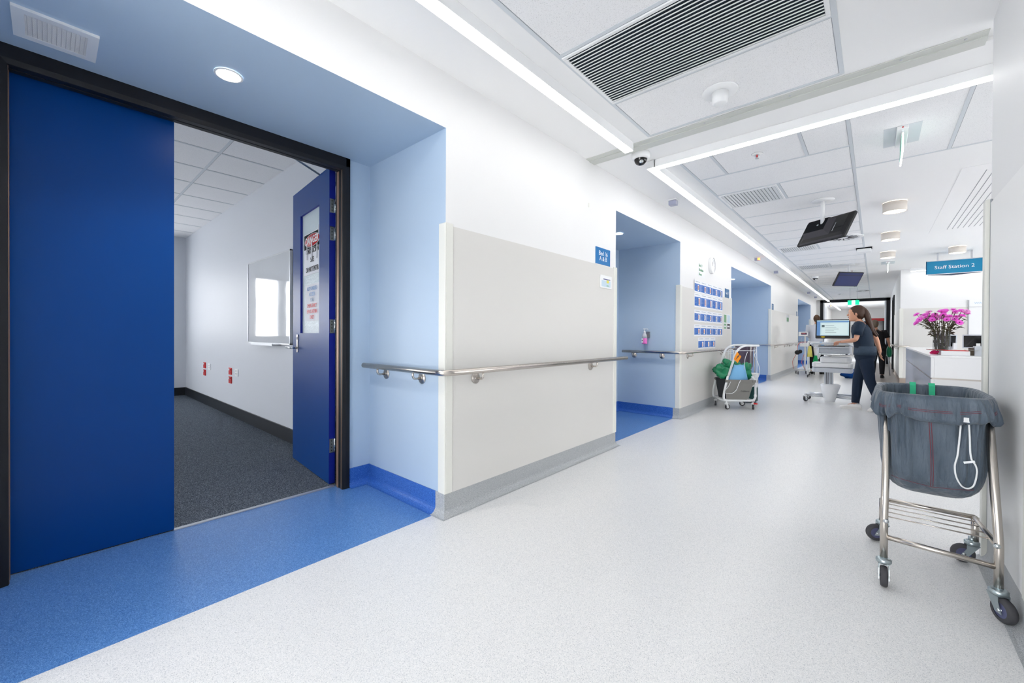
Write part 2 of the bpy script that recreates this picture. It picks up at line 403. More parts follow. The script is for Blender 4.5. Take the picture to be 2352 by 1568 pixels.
tilefield(-1.41, -.17, -2.9, 3.29, ZC, [-2.3, -1.66, -1.04, -.42, .20, .82, 1.42, 2.0, 2.66, 3.28], [])
tilefield(-1.41, -.17, 3.97, 23.2, ZC, [4.57+.62*k for k in range(30)], [(-1.14, 3.97, 4.57), (-.478, 3.97, 4.57), (-.80, 5.21, 5.83), (-.8, 9.05, 9.6), (-.80, 11.6, 12.3)])
tilefield(-.155, 1.06, 3.97, 5.21, ZC, [5.21], [(.466, 3.97, 5.21)], left=False)
tilefield(-9.65, -3.08, -4.3, 1.70, 2.93, [1.12, -.08, -1.28, -2.48], [(-9.05+.6*k, -4.3, 1.7) for k in range(10)])
# a field of acoustic slotted board over the staff station
t_.box((.62, 5.9, ZC-.003), (3.6, 9.3, ZC), 'ceil_white')
for k in range(12): t_.box((.80+.055*k, 6.1, ZC-.0045), (.806+.055*k, 9.1, ZC-.001), 'reveal_grey')
for k in range(12): t_.box((1.9+.055*k, 6.1, ZC-.0045), (1.906+.055*k, 9.1, ZC-.001), 'reveal_grey')
struct(t_, 'ceiling')
# movement-joint cover across ceiling and down the wall head
c = MB(); c.box((XL, 3.325, ZC-.006), (XR, 3.475, ZC-.001), 'cover_strip'); c.box((XL, 3.385, ZC-.012), (XR, 3.475, ZC-.006), 'cover_strip')
for x in (-1.0, -.45, .1, .36): c.lathe([(.001, 0), (.008, 0), (.006, .003)], 'alu', (x, 3.35, ZC-.009), 10)
struct(c, 'trim_1')
# wall panels and corner guards
p = MB(); g = MB()
for k, (a, b) in enumerate(PIERS):
    p.box((XL, a+.05, .14), (XL+.008, b-.05, 1.84), 'panel')
    for y, s in ((a, 1), (b, -1)):
        if k == 4 and s == -1: continue
        g.box((XL, y-.004*s, .14) if s > 0 else (XL, y-.055, .14), (XL+.013, y+.055, 1.855) if s > 0 else (XL+.013, y+.004, 1.855), 'guard')
        ya, yb = sorted((y, y-.013*s)); g.box((XL-.055, ya, .14), (XL+.013, yb, 1.855), 'guard')
struct(p, 'trim_2'); struct(g, 'trim_3', bevel=.006)
p = MB(); p.box((XR-.008, -4.6, .14), (XR, 3.21, 1.84), 'panel_lightened')
p.box((.45, 13.932, .14), (6.1, 13.94, 1.84), 'panel'); p.box((.442, 13.94, .14), (.45, 18.0, 1.84), 'panel'); p.box((.442, 19.8, .14), (.45, 23.4, 1.84), 'panel')
struct(p, 'trim_4')
g = MB(); g.box((XR-.026, 3.215, .0), (XR, 3.27, 1.86), 'guard'); g.box((XR-.0095, 3.205, .14), (XR, 3.213, 1.86), 'reveal_grey'); g.box((XR-.014, 2.42, .14), (XR, 2.50, 1.86), 'guard'); g.box((XR-.02, 3.25, 0), (XR+.10, 3.268, 1.86), 'guard')
g.box((.434, 13.92, .14), (.50, 13.94, 1.85), 'guard'); struct(g, 'trim_5', bevel=.008)
# coved skirtings
def prof(h=.14, r=.045, t=.006):
    return [(-.01, h), (t, h)] + [(t+r-r*math.cos(math.radians(q)), r+.001-r*math.sin(math.radians(q))) for q in range(0, 91, 18)] + [(-.01, .001)]
s = MB(); PR = prof(); PR2 = [(o, z) for o, z in PR]
for k, (a, b) in enumerate(PIERS):
    path = [(XL-.085, a), (XL, a), (XL, b), (XL-.085, b)] if k < 4 else [(XL-.085, a), (XL, a), (XL, b)]
    if k == 0: path = path[1:]
    sweep2d(s, path[::-1], PR, 'vinyl_skirt')
for (a, b), (c0, d0) in zip(RECS, DOORS):
    sweep2d(s, [(XL-.085, b), (XB, b), (XB, d0)][::-1][::-1], [(o, z) for o, z in PR], 'vinyl_blue_skirt')
    sweep2d(s, [(XB, c0), (XB, a), (XL-.085, a)], PR, 'vinyl_blue_skirt')
sweep2d(s, [(-2.034, 31.9), (-2.034, 27.0)], PR, 'vinyl_skirt')
struct(s, 'baseboard_left')
s = MB(); sweep2d(s, [(XR, -4.6), (XR, 3.25)], PR, 'vinyl_skirt'); sweep2d(s, [(XR, 3.27), (XR+.16, 3.27)], PR, 'vinyl_skirt')
struct(s, 'baseboard_right')
s = MB(); sweep2d(s, [(6.1, 13.93), (.45, 13.93)][::-1][::-1], prof(.13, .02), 'skirt_taupe'); sweep2d(s, [(.45, 13.93), (.45, 18.0)], prof(.13, .02), 'skirt_taupe'); sweep2d(s, [(.45, 19.8), (.45, 23.4)], prof(.13, .02), 'skirt_taupe')
struct(s, 'baseboard_right_far')
s = MB(); s.box((-9.65, 1.685, 0), (-3.08, 1.70, .145), 'skirt_black'); s.box((-9.65, -4.3, 0), (-9.635, 1.7, .145), 'skirt_black'); struct(s, 'baseboard_room')
s = MB(); s.box((-3.075, .483, 0), (-3.045, 1.43, .006), 'alu'); struct(s, 'trim_6')

# ---------------------------------------------------------------- linear lights
def bar(name, segs, label, group='linear ceiling lights'):
    t = thing(name, label, 'light', (segs[0][0], segs[0][1], 2.72), group=group)
    h = MB(); d = MB()
    for (x0, y0, x1, y1) in segs:
        h.box((x0-.004, y0-.004, 2.724), (x1+.004, y1+.004, ZC-.001), 'plastic_white')
        d.box((x0, y0, 2.720), (x1, y1, 2.7242), 'strip_light')
    h.build('housing', t); d.build('diffuser', t); return t
bar('linear_light', [(-1.63, -4.4, -1.56, 3.30)], 'long white linear ceiling light ending beside the dome camera')
bar('linear_light', [(-1.63, 3.76, -1.56, 23.3), (-1.56, 3.76, .9, 3.83)], 'L-shaped white linear ceiling light turning across the corridor')
bar('linear_light', [(.62, 13.7, 2.9, 13.77)], 'short linear ceiling light behind the teal hanging sign')
bar('linear_light', [(-1.63, 24.2, -1.56, 31.5)], 'linear ceiling light seen beyond the black-framed opening')

mat('plenum_dark', srgb(52, 64, 76), .8)
mat('drum', srgb(222, 215, 207), .5)

mat('frame_lit_reveal', srgb(150, 120, 100), .4, .5)  # warm reflected light on the black frame reveals, painted as colour

# ================================================================ doors and their frames
def door_frame(n, a, b, full=True):
    t = sthing('door_%d' % n, (XB, (a+b)/2, 0)); m = MB()
    xf, xb = -2.935, -3.078; zt = 2.455; zi = 2.362
    for y0, s in ((a, 1), (b, -1)):
        pts = [(xf, y0), (xf, y0+s*.030), (xf-.006, y0+s*.053), (-2.985, y0+s*.053), (-2.985, y0+s*.047), (-2.993, y0+s*.047), (-2.993, y0+s*.053), (-3.035, y0+s*.053), (-3.035, y0+s*.040), (xb, y0+s*.040), (xb, y0)]
        m.prism(pts, 0, zt, 'frame_black', 'z')
    pts = [(xf, zt), (xf, zi+.025), (xf-.006, zi), (-2.985, zi), (-2.985, zi+.006), (-2.993, zi+.006), (-2.993, zi), (-3.03, zi), (-3.03, zi+.062), (xb, zi+.062), (xb, zt)]
    m.prism(pts, a, b, 'frame_black', 'y')
    m.build('door_frame', t, bevel=.002)
    m = MB()  # thin strips painting the light caught by reveals and head lip
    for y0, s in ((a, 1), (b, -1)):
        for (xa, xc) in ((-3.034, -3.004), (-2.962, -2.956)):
            p, q = sorted((y0+s*.053, y0+s*.0545)); m.box((xa, p, 0), (xc, q, zi), 'frame_lit_reveal')
    m.box((-3.076, a+.06, zi+.0605), (-3.034, b-.06, zi+.062), 'frame_lit_reveal'); m.build('lit_reveal_strips', t)
    return t
d1 = door_frame(1, -.175, 1.49)
m = MB(); m.box((-3.095, -.134, .008), (-3.05, .483, 2.42), 'door_blue', faces={'+y': 'door_edge'}); m.build('door_leaf', d1, bevel=.0015, label='blue door leaf standing closed')
# the open leaf, swung into the room
DA = Vector((-3.114, 1.415, 0)); DD = Vector((-.910, .081, 0)).normalized(); DN = Vector((-DD.y, DD.x, 0))*-1  # towards +y side
if DN.y < 0: DN = -DN
DX = Matrix(((DD.x, DN.x, 0, DA.x), (DD.y, DN.y, 0, DA.y), (0, 0, 1, 0), (0, 0, 0, 1)))
m = MB(); H = 2.42; z0, z1 = 1.156, 2.186
m.box((0, 0, .006), (.222, .045, H), 'door_blue', DX, faces={'-x': 'door_edge'}); m.box((.702, 0, .006), (.92, .045, H), 'door_blue', DX, faces={'-x': 'door_edge'})
m.box((.222, 0, .006), (.702, .045, z0), 'door_blue', DX, faces={'+z': 'door_edge'}); m.box((.222, 0, z1), (.702, .045, H), 'door_blue', DX, faces={'-z': 'door_edge'})
for x in (.702,): m.box((x-.0015, .002, z0), (x, .043, z1), 'door_edge', DX)
leaf = m.build('door_leaf', d1, label='blue door leaf swung open into the room')
m = MB(); m.box((.222, .018, z0), (.702, .026, z1), 'glass_textured', DX); m.build('vision_panel', leaf)
for zc in (2.128, 1.917, 1.209, .296):
    m = MB(); m.box((-.002, .004, zc-.053), (0, .034, zc+.053), 'zinc', DX)
    for dz in (-.036, -.012, .012, .036): m.cyl(DX @ Vector((-.0035, .019, zc+dz)), DX @ Vector((-.002, .019, zc+dz)), .004, 'black', 8)
    m.cyl(DX @ Vector((-.006, .042, zc-.053)), DX @ Vector((-.006, .042, zc+.053)), .007, 'chrome', 10)
    for dz in (-.018, .018): m.cyl(DX @ Vector((-.006, .042, zc+dz-.001)), DX @ Vector((-.006, .042, zc+dz+.001)), .0078, 'black', 10)
    m.build('hinge', leaf)
m = MB(); m.rbox((.755, -.007, .985), (.79, 0, 1.145), .01, 'steel_brushed', DX, 'y')
m.tube([DX @ Vector(p) for p in arc_path([(.772, 0, 1.025), (.772, -.06, 1.025), (.905, -.06, 1.025)], .015)], .009, 'chrome', 10)
m.cyl(DX @ Vector((.772, -.012, 1.11)), DX @ Vector((.772, 0, 1.11)), .009, 'chrome')
m.build('door_handle', leaf)
m = MB(); m.rbox((.04, .045, 2.33), (.30, .10, 2.40), .01, 'plastic_grey', DX, 'x')
m.tube([DX @ Vector((.25, .03, 2.425)), Vector((-3.05, .98, 2.437))], .008, 'zinc', 8); m.tube([Vector((-3.05, .98, 2.437)), Vector((-3.05, 1.05, 2.437))], .012, 'zinc', 8)
m.build('door_closer', leaf)
# signs taped to the glass (their faces look towards the corridor side of the leaf)
SX = lambda cx, cz, off=-.0: Matrix(((-DD.x, 0, -DN.x, (DX @ Vector((cx, .018+off, cz))).x), (-DD.y, 0, -DN.y, (DX @ Vector((cx, .018+off, cz))).y), (0, 1, 0, cz), (0, 0, 0, 1)))
sg = thing('danger_sign', 'DANGER construction site notice taped inside the open blue door glass', 'sign', tuple(DX @ Vector((.44, .015, 1.65))))
X = SX(.437, 1.83, -.002); m = MB(); m.cbox((0, 0, 0), (.43, .355, .0015), 'paper', X)
m.cbox((0, .109, .0012), (.41, .125, .001), 'black_matte', X); m.build('sheet', sg)
m = MB(); m.lathe([(.19, 0), (.19, .0012)], 'text_white', (0, .108, .0018), 32, X, sy=.29); m.lathe([(.182, 0), (.182, .0012)], 'red', (0, .108, .0028), 32, X, sy=.275); m.build('oval', sg)
text('DANGER', .085, 'text_white', sg, SX(.437, 1.938, -.007), sx=.95, bold=.002)
text('CONSTRUCTION', .058, 'text_black', sg, SX(.437, 1.85, -.004), sx=.70, bold=.001); text('SITE', .058, 'text_black', sg, SX(.437, 1.775, -.004), sx=.80, bold=.001); text('DO NOT ENTER', .058, 'text_black', sg, SX(.437, 1.695, -.004), sx=.74, bold=.001)
for k, (dx, dz, w_, h_) in enumerate([(-.19, .17, .06, .07), (-.13, 0., .03, .12), (.0, .02, .035, .14), (.12, .015, .025, .12)]):
    m = MB(); m.cbox((-dx, dz, .006), (w_, h_, .0006), 'clear_plastic', X); m.build('tape', sg)
sg = thing('access_notice', 'creased plastic-covered access notice below the DANGER sign', 'notice', tuple(DX @ Vector((.44, .015, 1.27))))
X = SX(.42, 1.415, -.002); m = MB()
rows = []
for i in range(9):
    rows.append([tuple(X @ Vector((-.19+.38*i/8, -.155+.31*j/6, .001+.004*abs(noise.noise(Vector((i*1.3, j*.6, 3))))))) for j in range(7)])
vs = [p for r in rows for p in r]; m.add(vs, [(i*7+j, (i+1)*7+j, (i+1)*7+j+1, i*7+j+1) for i in range(8) for j in range(6)], 'paper'); m.build('sheet', sg)
for k, (s_, c_) in enumerate([('AUTHORISED', 'sign_blue'), ('ACCESS', 'sign_blue'), ('FOR', 'sign_blue_dull'), ('EMERGENCY', 'red'), ('EVACUATION', 'red'), ('ONLY', 'red')]):
    text(s_, .045, c_, sg, SX(.42, 1.53-.048*k, -.011), sx=.9)
for n, (a, b) in zip((2, 3, 4), DOORS[1:]):
    d = door_frame(n, a, b); m = MB(); mid = a+(b-a)*.36
    if n > 2:  # leaves set open to pass daylight from the added rooms
        for ys in (a+.05, b-.095): m = MB(); m.box((-4.0, ys, .008), (-3.09, ys+.045, 2.42), 'door_blue'); m.build('door_leaf', d)
        continue
    m.box((-3.095, a+.042, .008), (-3.05, mid, 2.42), 'door_blue'); m.build('door_leaf', d)
    m = MB(); m.box((-3.095, mid+.003, .008), (-3.05, b-.042, 2.42), 'door_blue'); l = m.build('door_leaf', d)
    m = MB(); m.box((-3.049, b-.75, 1.15), (-3.046, b-.3, 2.15), 'glass_textured'); m.build('vision_panel', l)
# black-framed doorway in the far right wall
d = sthing('door_5', (.45, 18.9, 0)); m = MB()
for (y0, y1, z0_, z1_) in ((18.05, 18.13, 0, 2.5), (19.67, 19.75, 0, 2.5), (18.05, 19.75, 2.42, 2.5)): m.box((.425, y0, z0_), (.60, y1, z1_), 'frame_black')
m.build('door_frame', d); m = MB(); m.box((.50, 18.13, .01), (.545, 19.67, 2.42), 'frame_black'); m.build('door_leaf', d)
# glazed black screen at the end of the ward
d = sthing('door_6', (-.7, 23.4, 0)); m = MB()
m.box((-1.905, 23.36, 0), (-1.80, 23.52, ZC-.01), 'frame_black'); m.box((.33, 23.36, 0), (.445, 23.52, ZC-.01), 'frame_black'); m.box((-1.905, 23.36, ZC-.12), (.445, 23.52, ZC-.01), 'frame_black')
m.build('door_frame', d)
for x, s in ((-1.80, 1), (.33, -1)):
    m = MB(); m.box((x, 23.52, .01), (x+s*.045, 24.5, ZC-.13), 'alu'); m.build('door_leaf', d)

# ================================================================ handrails
def handrail(label, path, brackets, group='stainless corridor handrails'):
    """brackets: (point on wall, wall normal)"""
    t = thing('handrail', label, 'handrail', path[0], group=group)
    m = MB(); m.tube(arc_path(path, .07, 6), .0195, 'steel', 16); m.build('rail', t)
    for (p, nrm) in brackets:
        p = Vector(p); nv = Vector(nrm); m = MB()
        m.cyl(p, p+nv*.006, .037, 'steel_brushed', 20); m.cyl(p+nv*.006, p+nv*.012, .012, 'steel_brushed', 12)
        m.tube(arc_path([p, p+nv*.075, p+nv*.075+Vector((0, 0, .05))], .022, 4), .0075, 'steel', 8)
        m.build('bracket', t)
RX = XL+.083
nx, ny = (1, 0, 0), (0, -1, 0)
handrail('stainless steel handrail wrapping the corner next to the open blue door',
    [(-2.905, 1.585, .915), (RX, 1.585, .915), (RX, 4.01, .915), (XL-.02, 4.01, .915)][:3],
    [((-2.71, 1.66, .857), ny), ((-2.272, 1.66, .857), ny), ((XL+.008, 1.915, .857), nx), ((XL+.008, 3.409, .857), nx)])
handrail('stainless steel handrail running below the blue information sheets',
    [(-2.85, 5.72, .915), (RX, 5.72, .915), (RX, 8.56, .915)],
    [((-2.696, 5.80, .857), ny), ((-2.276, 5.80, .857), ny), ((XL+.008, 6.104, .857), nx), ((XL+.008, 7.814, .857), nx)])
handrail('stainless steel handrail beyond the blue alcove behind the white linen trolley',
    [(-2.85, 12.3, .915), (RX, 12.3, .915), (RX, 17.38, .915)],
    [((-2.4, 12.38, .857), ny), ((XL+.008, 12.9, .857), nx), ((XL+.008, 14.5, .857), nx), ((XL+.008, 15.4, .857), nx), ((XL+.008, 16.8, .857), nx)])
handrail('stainless steel handrail at the far end of the left wall',
    [(-2.85, 20.92, .915), (RX, 20.92, .915), (RX, 23.2, .915)], [((XL+.008, 21.3, .857), nx), ((XL+.008, 22.8, .857), nx)])
handrail('stainless steel handrail meeting the staff desk from the far right wall',
    [(.36, 17.9, .915), (.36, 13.86, .915), (.62, 13.86, .915)], [((.442, 17.5, .857), (-1, 0, 0)), ((.442, 14.5, .857), (-1, 0, 0))])

# ================================================================ recess soffit fittings
def downlight(x, y, label):
    t = thing('recessed_downlight', label, 'downlight', (x, y, 2.45), group='alcove downlights')
    m = MB(); m.lathe([(.062, -.0015), (.062, -.004), (.052, -.006), (.050, -.003), (.050, -.0015)], 'plastic_white', (x, y, 2.45), 28, cap=False); m.build('trim_ring', t)
    m = MB(); m.lathe([(.050, -.0035), (.001, -.0035)], 'down_light', (x, y, 2.45), 28, cap=False); m.build('lens', t)
    l = bpy.data.lights.new('lamp', 'SPOT'); l.energy = 22; l.spot_size = math.radians(120); l.spot_blend = .8; l.color = (1, .94, .86); l.shadow_soft_size = .05
    o = bpy.data.objects.new('lamp', l); COL.objects.link(o); o.parent = t; o.location = (0, 0, -.03)
for x, y, s in ((-2.446, .602, 'round recessed downlight in the blue soffit above the open door'), (-2.465, 4.825, 'round recessed downlight above the pink hand-rub bottle alcove'),
                (-2.47, 10.394, 'round recessed downlight in the alcove past the wall clock'), (-2.47, 19.2, 'round recessed downlight in the furthest blue alcove')): downlight(x, y, s)
# square-holed grille beside the door head
t = thing('exhaust_grille', 'white egg-crate grille in the blue soffit above the closed leaf', 'vent', (-2.68, .03, 2.45))
gx0, gx1, gy0, gy1 = -2.802, -2.557, -.10, .15
m = MB(); gz = 2.45
for (a, b) in (((gx0, gy0), (gx1, gy0+.035)), ((gx0, gy1-.035), (gx1, gy1)), ((gx0, gy0+.035), (gx0+.035, gy1-.035)), ((gx1-.035, gy0+.035), (gx1, gy1-.035))): m.box((a[0], a[1], gz-.012), (b[0], b[1], gz), 'plastic_white')
m.build('frame', t)
m = MB()
for k in range(26): x = gx0+.035+(gx1-gx0-.07)*(k+.5)/26; m.box((x-.0012, gy0+.035, gz-.010), (x+.0012, gy1-.035, gz-.001), 'plastic_white')
for k in range(13): y = gy0+.035+(gy1-gy0-.07)*(k+.5)/13; m.box((gx0+.035, y-.0012, gz-.010), (gx1-.035, y+.0012, gz-.001), 'plastic_white')
m.box((gx0+.03, gy0+.03, gz-.001), (gx1-.03, gy1-.03, gz-.0005), 'reveal_grey'); m.build('core', t)

# ================================================================ ceiling fittings
def louvre(label, x0, x1, y0, y1, n, along='x', dark=True, group=None, fr=.022):
    t = thing('ceiling_louvre', label, 'vent', ((x0+x1)/2, (y0+y1)/2, ZC), group=group)
    z = ZC-.004; m = MB()
    for (a, b) in (((x0, y0), (x1, y0+fr)), ((x0, y1-fr), (x1, y1)), ((x0, y0+fr), (x0+fr, y1-fr)), ((x1-fr, y0+fr), (x1, y1-fr))): m.box((a[0], a[1], z-.010), (b[0], b[1], z), 'plastic_white')
    m.build('frame', t, bevel=.003)
    m = MB(); m.box((x0+fr, y0+fr, z-.0015), (x1-fr, y1-fr, z), 'plenum_dark' if dark else 'reveal_grey'); m.build('plenum', t)
    m = MB()
    for k in range(n):
        if along == 'x':
            y = y0+fr+(y1-y0-2*fr)*(k+.5)/n; w_ = (y1-y0-2*fr)/n
            X = Matrix.Translation((0, y, z-.006)) @ Matrix.Rotation(math.radians(48 if dark else 30), 4, 'X'); m.box((x0+fr, -w_*.30, -.0008), (x1-fr, w_*.30, .0008), 'plastic_white', X); m.box((x0+fr, y-w_*.2-w_*.14, z-.0125), (x1-fr, y-w_*.2+w_*.14, z-.0108), 'plastic_white')
        else:
            x = x0+fr+(x1-x0-2*fr)*(k+.5)/n; w_ = (x1-x0-2*fr)/n
            X = Matrix.Translation((x, 0, z-.005)) @ Matrix.Rotation(math.radians(14), 4, 'Y'); m.box((-w_*.46, y0+fr, -.0008), (w_*.46, y1-fr, .0008), 'plastic_white', X)
    m.build('blades', t); return t
louvre('large dark-slotted return air grille in the near ceiling', -1.405, -.182, 2.015, 2.648, 22)
louvre('white louvred ceiling diffuser nearest, past the L-shaped light', -1.40, -.815, 5.225, 5.815, 16, 'y', False, 'louvred ceiling diffusers')
louvre('white louvred ceiling diffuser behind the black monitor', -1.40, -.815, 9.07, 9.58, 16, 'y', False, 'louvred ceiling diffusers')
louvre('white louvred ceiling diffuser third along, before the blue screen', -1.40, -.815, 11.62, 12.27, 16, 'y', False, 'louvred ceiling diffusers')
def swirl(x, y, r, label):
    t = thing('round_diffuser', label, 'vent', (x, y, ZC), group='round swirl diffusers'); m = MB()
    m.lathe([(r, -.004), (r*.97, -.016), (r*.8, -.018), (r*.78, -.01), (.001, -.01)], 'plastic_white', (x, y, ZC), 32); m.build('plate', t)
    m = MB()
    for k in range(16):
        X = Matrix.Translation((x, y, ZC-.0125)) @ Matrix.Rotation(2*pi*k/16, 4, 'Z'); m.box((r*.25, -.012, -.001), (r*.72, .006, .001), 'charcoal', X)
    m.build('slots', t)
swirl(-.42, 8.75, .27, 'round swirl diffuser half hidden by the black monitor'); swirl(-.35, 19.3, .27, 'round swirl diffuser close to the green exit sign')
# conical sounder
t = thing('ceiling_speaker', 'white round flange with a conical cup on the near ceiling', 'speaker', (-.795, 2.99, ZC)); m = MB()
m.lathe([(.112, -.004), (.108, -.012), (.052, -.016)], 'plastic_white', (-.795, 2.99, ZC), 32); m.build('flange', t)
m = MB(); m.lathe([(.052, -.016), (.046, -.085), (.038, -.092), (.001, -.092)], 'plastic_white', (-.795, 2.99, ZC), 28); m.build('cup', t)
def sprinkler(x, y, label, r=.045):
    t = thing('sprinkler_head', label, 'sprinkler', (x, y, ZC), group='ceiling sprinkler heads'); m = MB()
    m.lathe([(r, -.006), (r*.9, -.012), (r*.4, -.014)], 'plastic_white', (x, y, ZC), 20); m.build('escutcheon', t)
    m = MB(); m.cyl((x, y, ZC-.012), (x, y, ZC-.035), .006, 'red', 8); m.build('bulb', t)
    m = MB(); m.tube([(x-.014, y, ZC-.012), (x-.016, y, ZC-.03), (x, y, ZC-.046)], .003, 'chrome', 6); m.tube([(x+.014, y, ZC-.012), (x+.016, y, ZC-.03), (x, y, ZC-.046)], .003, 'chrome', 6)
    m.lathe([(.014, 0), (.014, .002)], 'chrome', (x, y, ZC-.048), 12); m.build('deflector', t)
sprinkler(-.812, 4.233, 'small sprinkler head between the L-shaped light and first louvre')
sprinkler(-.45, 13.2, 'small sprinkler head behind the blue-screened monitor'); sprinkler(-.52, 17.2, 'small sprinkler head just before the green exit sign')
def dome(x, y, label):
    t = thing('dome_camera', label, 'camera', (x, y, ZC), group='dome security cameras'); m = MB()
    m.lathe([(.078, -.001), (.080, -.03), (.074, -.052), (.060, -.058)], 'plastic_white', (x, y, ZC), 32); m.build('housing', t)
    m = MB(); m.lathe([(.058, -.056)]+[(.056*math.cos(q), -.060-.050*math.sin(q)) for q in [k*pi/16 for k in range(8)]]+[(.001, -.110)], 'black_gloss', (x, y, ZC), 28); m.build('dome', t)
    m = MB(); m.ball((x+.02, y-.03, ZC-.088), (.02, .02, .016), 'chrome', 8); m.build('lens_block', t)
dome(-1.60, 3.545, 'white dome camera with dark bubble at the corner of the linear lights'); dome(-1.25, 13.9, 'far dome camera near the blue-screened monitor')
def callbox(x, y, label, lit=False):
    t = thing('call_light', label, 'indicator', (x, y, ZC), group='over-door call lights'); m = MB()
    m.box((x-.055, y-.05, ZC-.02), (x+.055, y+.05, ZC), 'plastic_white'); m.build('base', t, bevel=.006)
    m = MB(); m.box((x-.045, y-.04, ZC-.075), (x+.045, y+.04, ZC-.02), 'lens_grey')
    m.build('lens', t, bevel=.006)
    m = MB()
    for k in range(5): m.box((x-.046, y-.036+.016*k, ZC-.072), (x+.046, y-.034+.016*k, ZC-.022), 'plastic_white')
    m.build('ribs', t)
    if lit:
        m = MB(); m.box((x+.012, y-.0415, ZC-.07), (x+.0455, y+.0415, ZC-.024), 'amber_lit'); m.build('lamp', t)
callbox(-1.84, 5.0, 'nearest grey-lensed call light beside the corridor ceiling edge'); callbox(-1.86, 9.8, 'call light glowing orange on one side', True)
callbox(-1.88, 12.1, 'unlit call light just past the orange-lit one'); callbox(-1.86, 18.6, 'small far call light above the furthest alcove'); callbox(-1.86, 20.9, 'furthest call light before the black screen')
callbox(-1.8, 27.2, 'call light glowing beyond the black-framed opening', True)
def can(x, y, label, r=.112, h=.118):
    t = thing('surface_can_light', label, 'light', (x, y, ZC-h), group='drum ceiling lights'); m = MB()
    m.lathe([(r, 0), (r, h-.004), (r-.004, h-.004)], 'drum', (x, y, ZC-h), 36, cap=False); m.lathe([(r, 0), (r-.006, 0), (r-.006, .02)], 'drum', (x, y, ZC-h), 36, cap=False); m.build('drum', t)
    m = MB(); m.lathe([(r-.006, .006), (.001, .006)], 'can_light', (x, y, ZC-h), 36, cap=False); m.build('diffuser', t)
can(.163, 6.87, 'nearest white drum light over the staff station edge'); can(.163, 8.83, 'middle white drum light of the row of three'); can(.163, 10.8, 'furthest white drum light of the row of three')
can(1.10, 10.97, 'white drum light above the teal hanging sign')
for x, y in ((2.4, 6.9), (2.4, 10.9), (3.6, 8.8)): can(x, y, 'white drum light over the back of the staff station')
m = MB(); m.box((-.285, 9.95, ZC-.02), (-.06, 10.15, ZC-.005), 'black_matte'); o = m
t = thing('wireless_unit', 'white box with dark top hanging beside the drum lights', 'device', (-.17, 10.05, ZC)); m.build('mount', t)
m = MB(); m.box((-.275, 9.95, ZC-.085), (-.07, 10.15, ZC-.025), 'plastic_white'); m.build('body', t, bevel=.01)
for x, y, s in ((-.7, 15.6, 'small round smoke detector behind the blue-screened monitor'), (-1.05, 20.2, 'small round smoke detector near the far exit sign')):
    t = thing('smoke_detector', s, 'detector', (x, y, ZC), group='smoke detectors'); m = MB(); m.lathe([(.05, -.002), (.05, -.02), (.04, -.03)], 'plastic_white', (x, y, ZC), 20); m.build('base', t)
    m = MB(); m.lathe([(.03, -.03), (.026, -.05), (.001, -.052)], 'plastic_white', (x, y, ZC), 20); m.build('chamber', t)
# edge-lit exit blades (seen end on)
mat('green_paint', srgb(120, 200, 175), .4)
def blade(x, y, label):
    t = thing('edge_lit_sign', label, 'sign', (x, y+.2, ZC-.2), group='clear exit blades seen edge-on'); m = MB()
    m.box((x-.035, y, ZC-.03), (x+.035, y+.42, ZC-.005), 'plastic_white'); m.build('fixture', t, bevel=.004)
    m = MB(); m.box((x-.004, y+.01, ZC-.192), (x+.004, y+.40, ZC-.03), 'acrylic'); m.build('blade', t)
    m = MB(); m.box((x-.005, y+.005, ZC-.196), (x+.005, y+.405, ZC-.191), 'edge_lit'); m.box((x-.005, y+.003, ZC-.195), (x+.005, y+.009, ZC-.06), 'edge_lit'); m.build('lit_edge', t)
    m = MB(); m.cyl((x, y-.004, ZC-.018), (x, y, ZC-.018), .005, 'red', 8); m.build('indicator', t)
    for s in (-1, 1):
        m = MB(); a, b = sorted((x+s*.006, x+s*.0045)); m.box((a, y+.05, ZC-.175), (b, y+.36, ZC-.05), 'green_paint'); m.build('green_legend', t)
    m = MB(); m.box((x-.11, y-.0, ZC-.0065), (x+.11, y+.42, ZC-.0042), 'tee_white'); m.build('ceiling_plate', t)
blade(.146, 4.40, 'glowing clear exit blade, nearest, seen edge-on under the tiles'); blade(.19, 12.15, 'glowing clear exit blade, far, beyond the drum lights')
# green running-man sign
t = thing('exit_sign', 'green and white running-man exit sign hung before the black frame', 'sign', (-.56, 18, 2.16)); m = MB()
m.box((-.72, 17.97, 2.215), (-.42, 18.03, 2.37), 'sign_lit'); m.build('green_panel', t)
m = MB(); m.box((-.615, 17.965, 2.22), (-.525, 17.969, 2.365), 'sign_lit_white'); m.box((-.71, 17.97, 2.155), (-.43, 18.03, 2.212), 'sign_lit_white'); m.build('white_panel', t)
m = MB(); Y = 17.96
m.ball((-.556, Y, 2.343), (.010, .003, .010), 'sign_lit', 8)
for a, b in (((-.565, 2.33), (-.575, 2.29)), ((-.565, 2.325), (-.545, 2.305)), ((-.545, 2.305), (-.535, 2.318)), ((-.565, 2.325), (-.59, 2.312)), ((-.59, 2.312), (-.598, 2.295)), ((-.575, 2.29), (-.555, 2.268)), ((-.555, 2.268), (-.562, 2.235)), ((-.575, 2.29), (-.59, 2.262)), ((-.59, 2.262), (-.607, 2.255))):
    m.cyl((a[0], Y, a[1]), (b[0], Y, b[1]), .0055, 'sign_lit', 6)
m.build('running_figure', t)
for x in (-.66, -.48): m = MB(); m.cyl((x, 18, 2.37), (x, 18, ZC), .004, 'alu', 6); m.build('hanger', t)
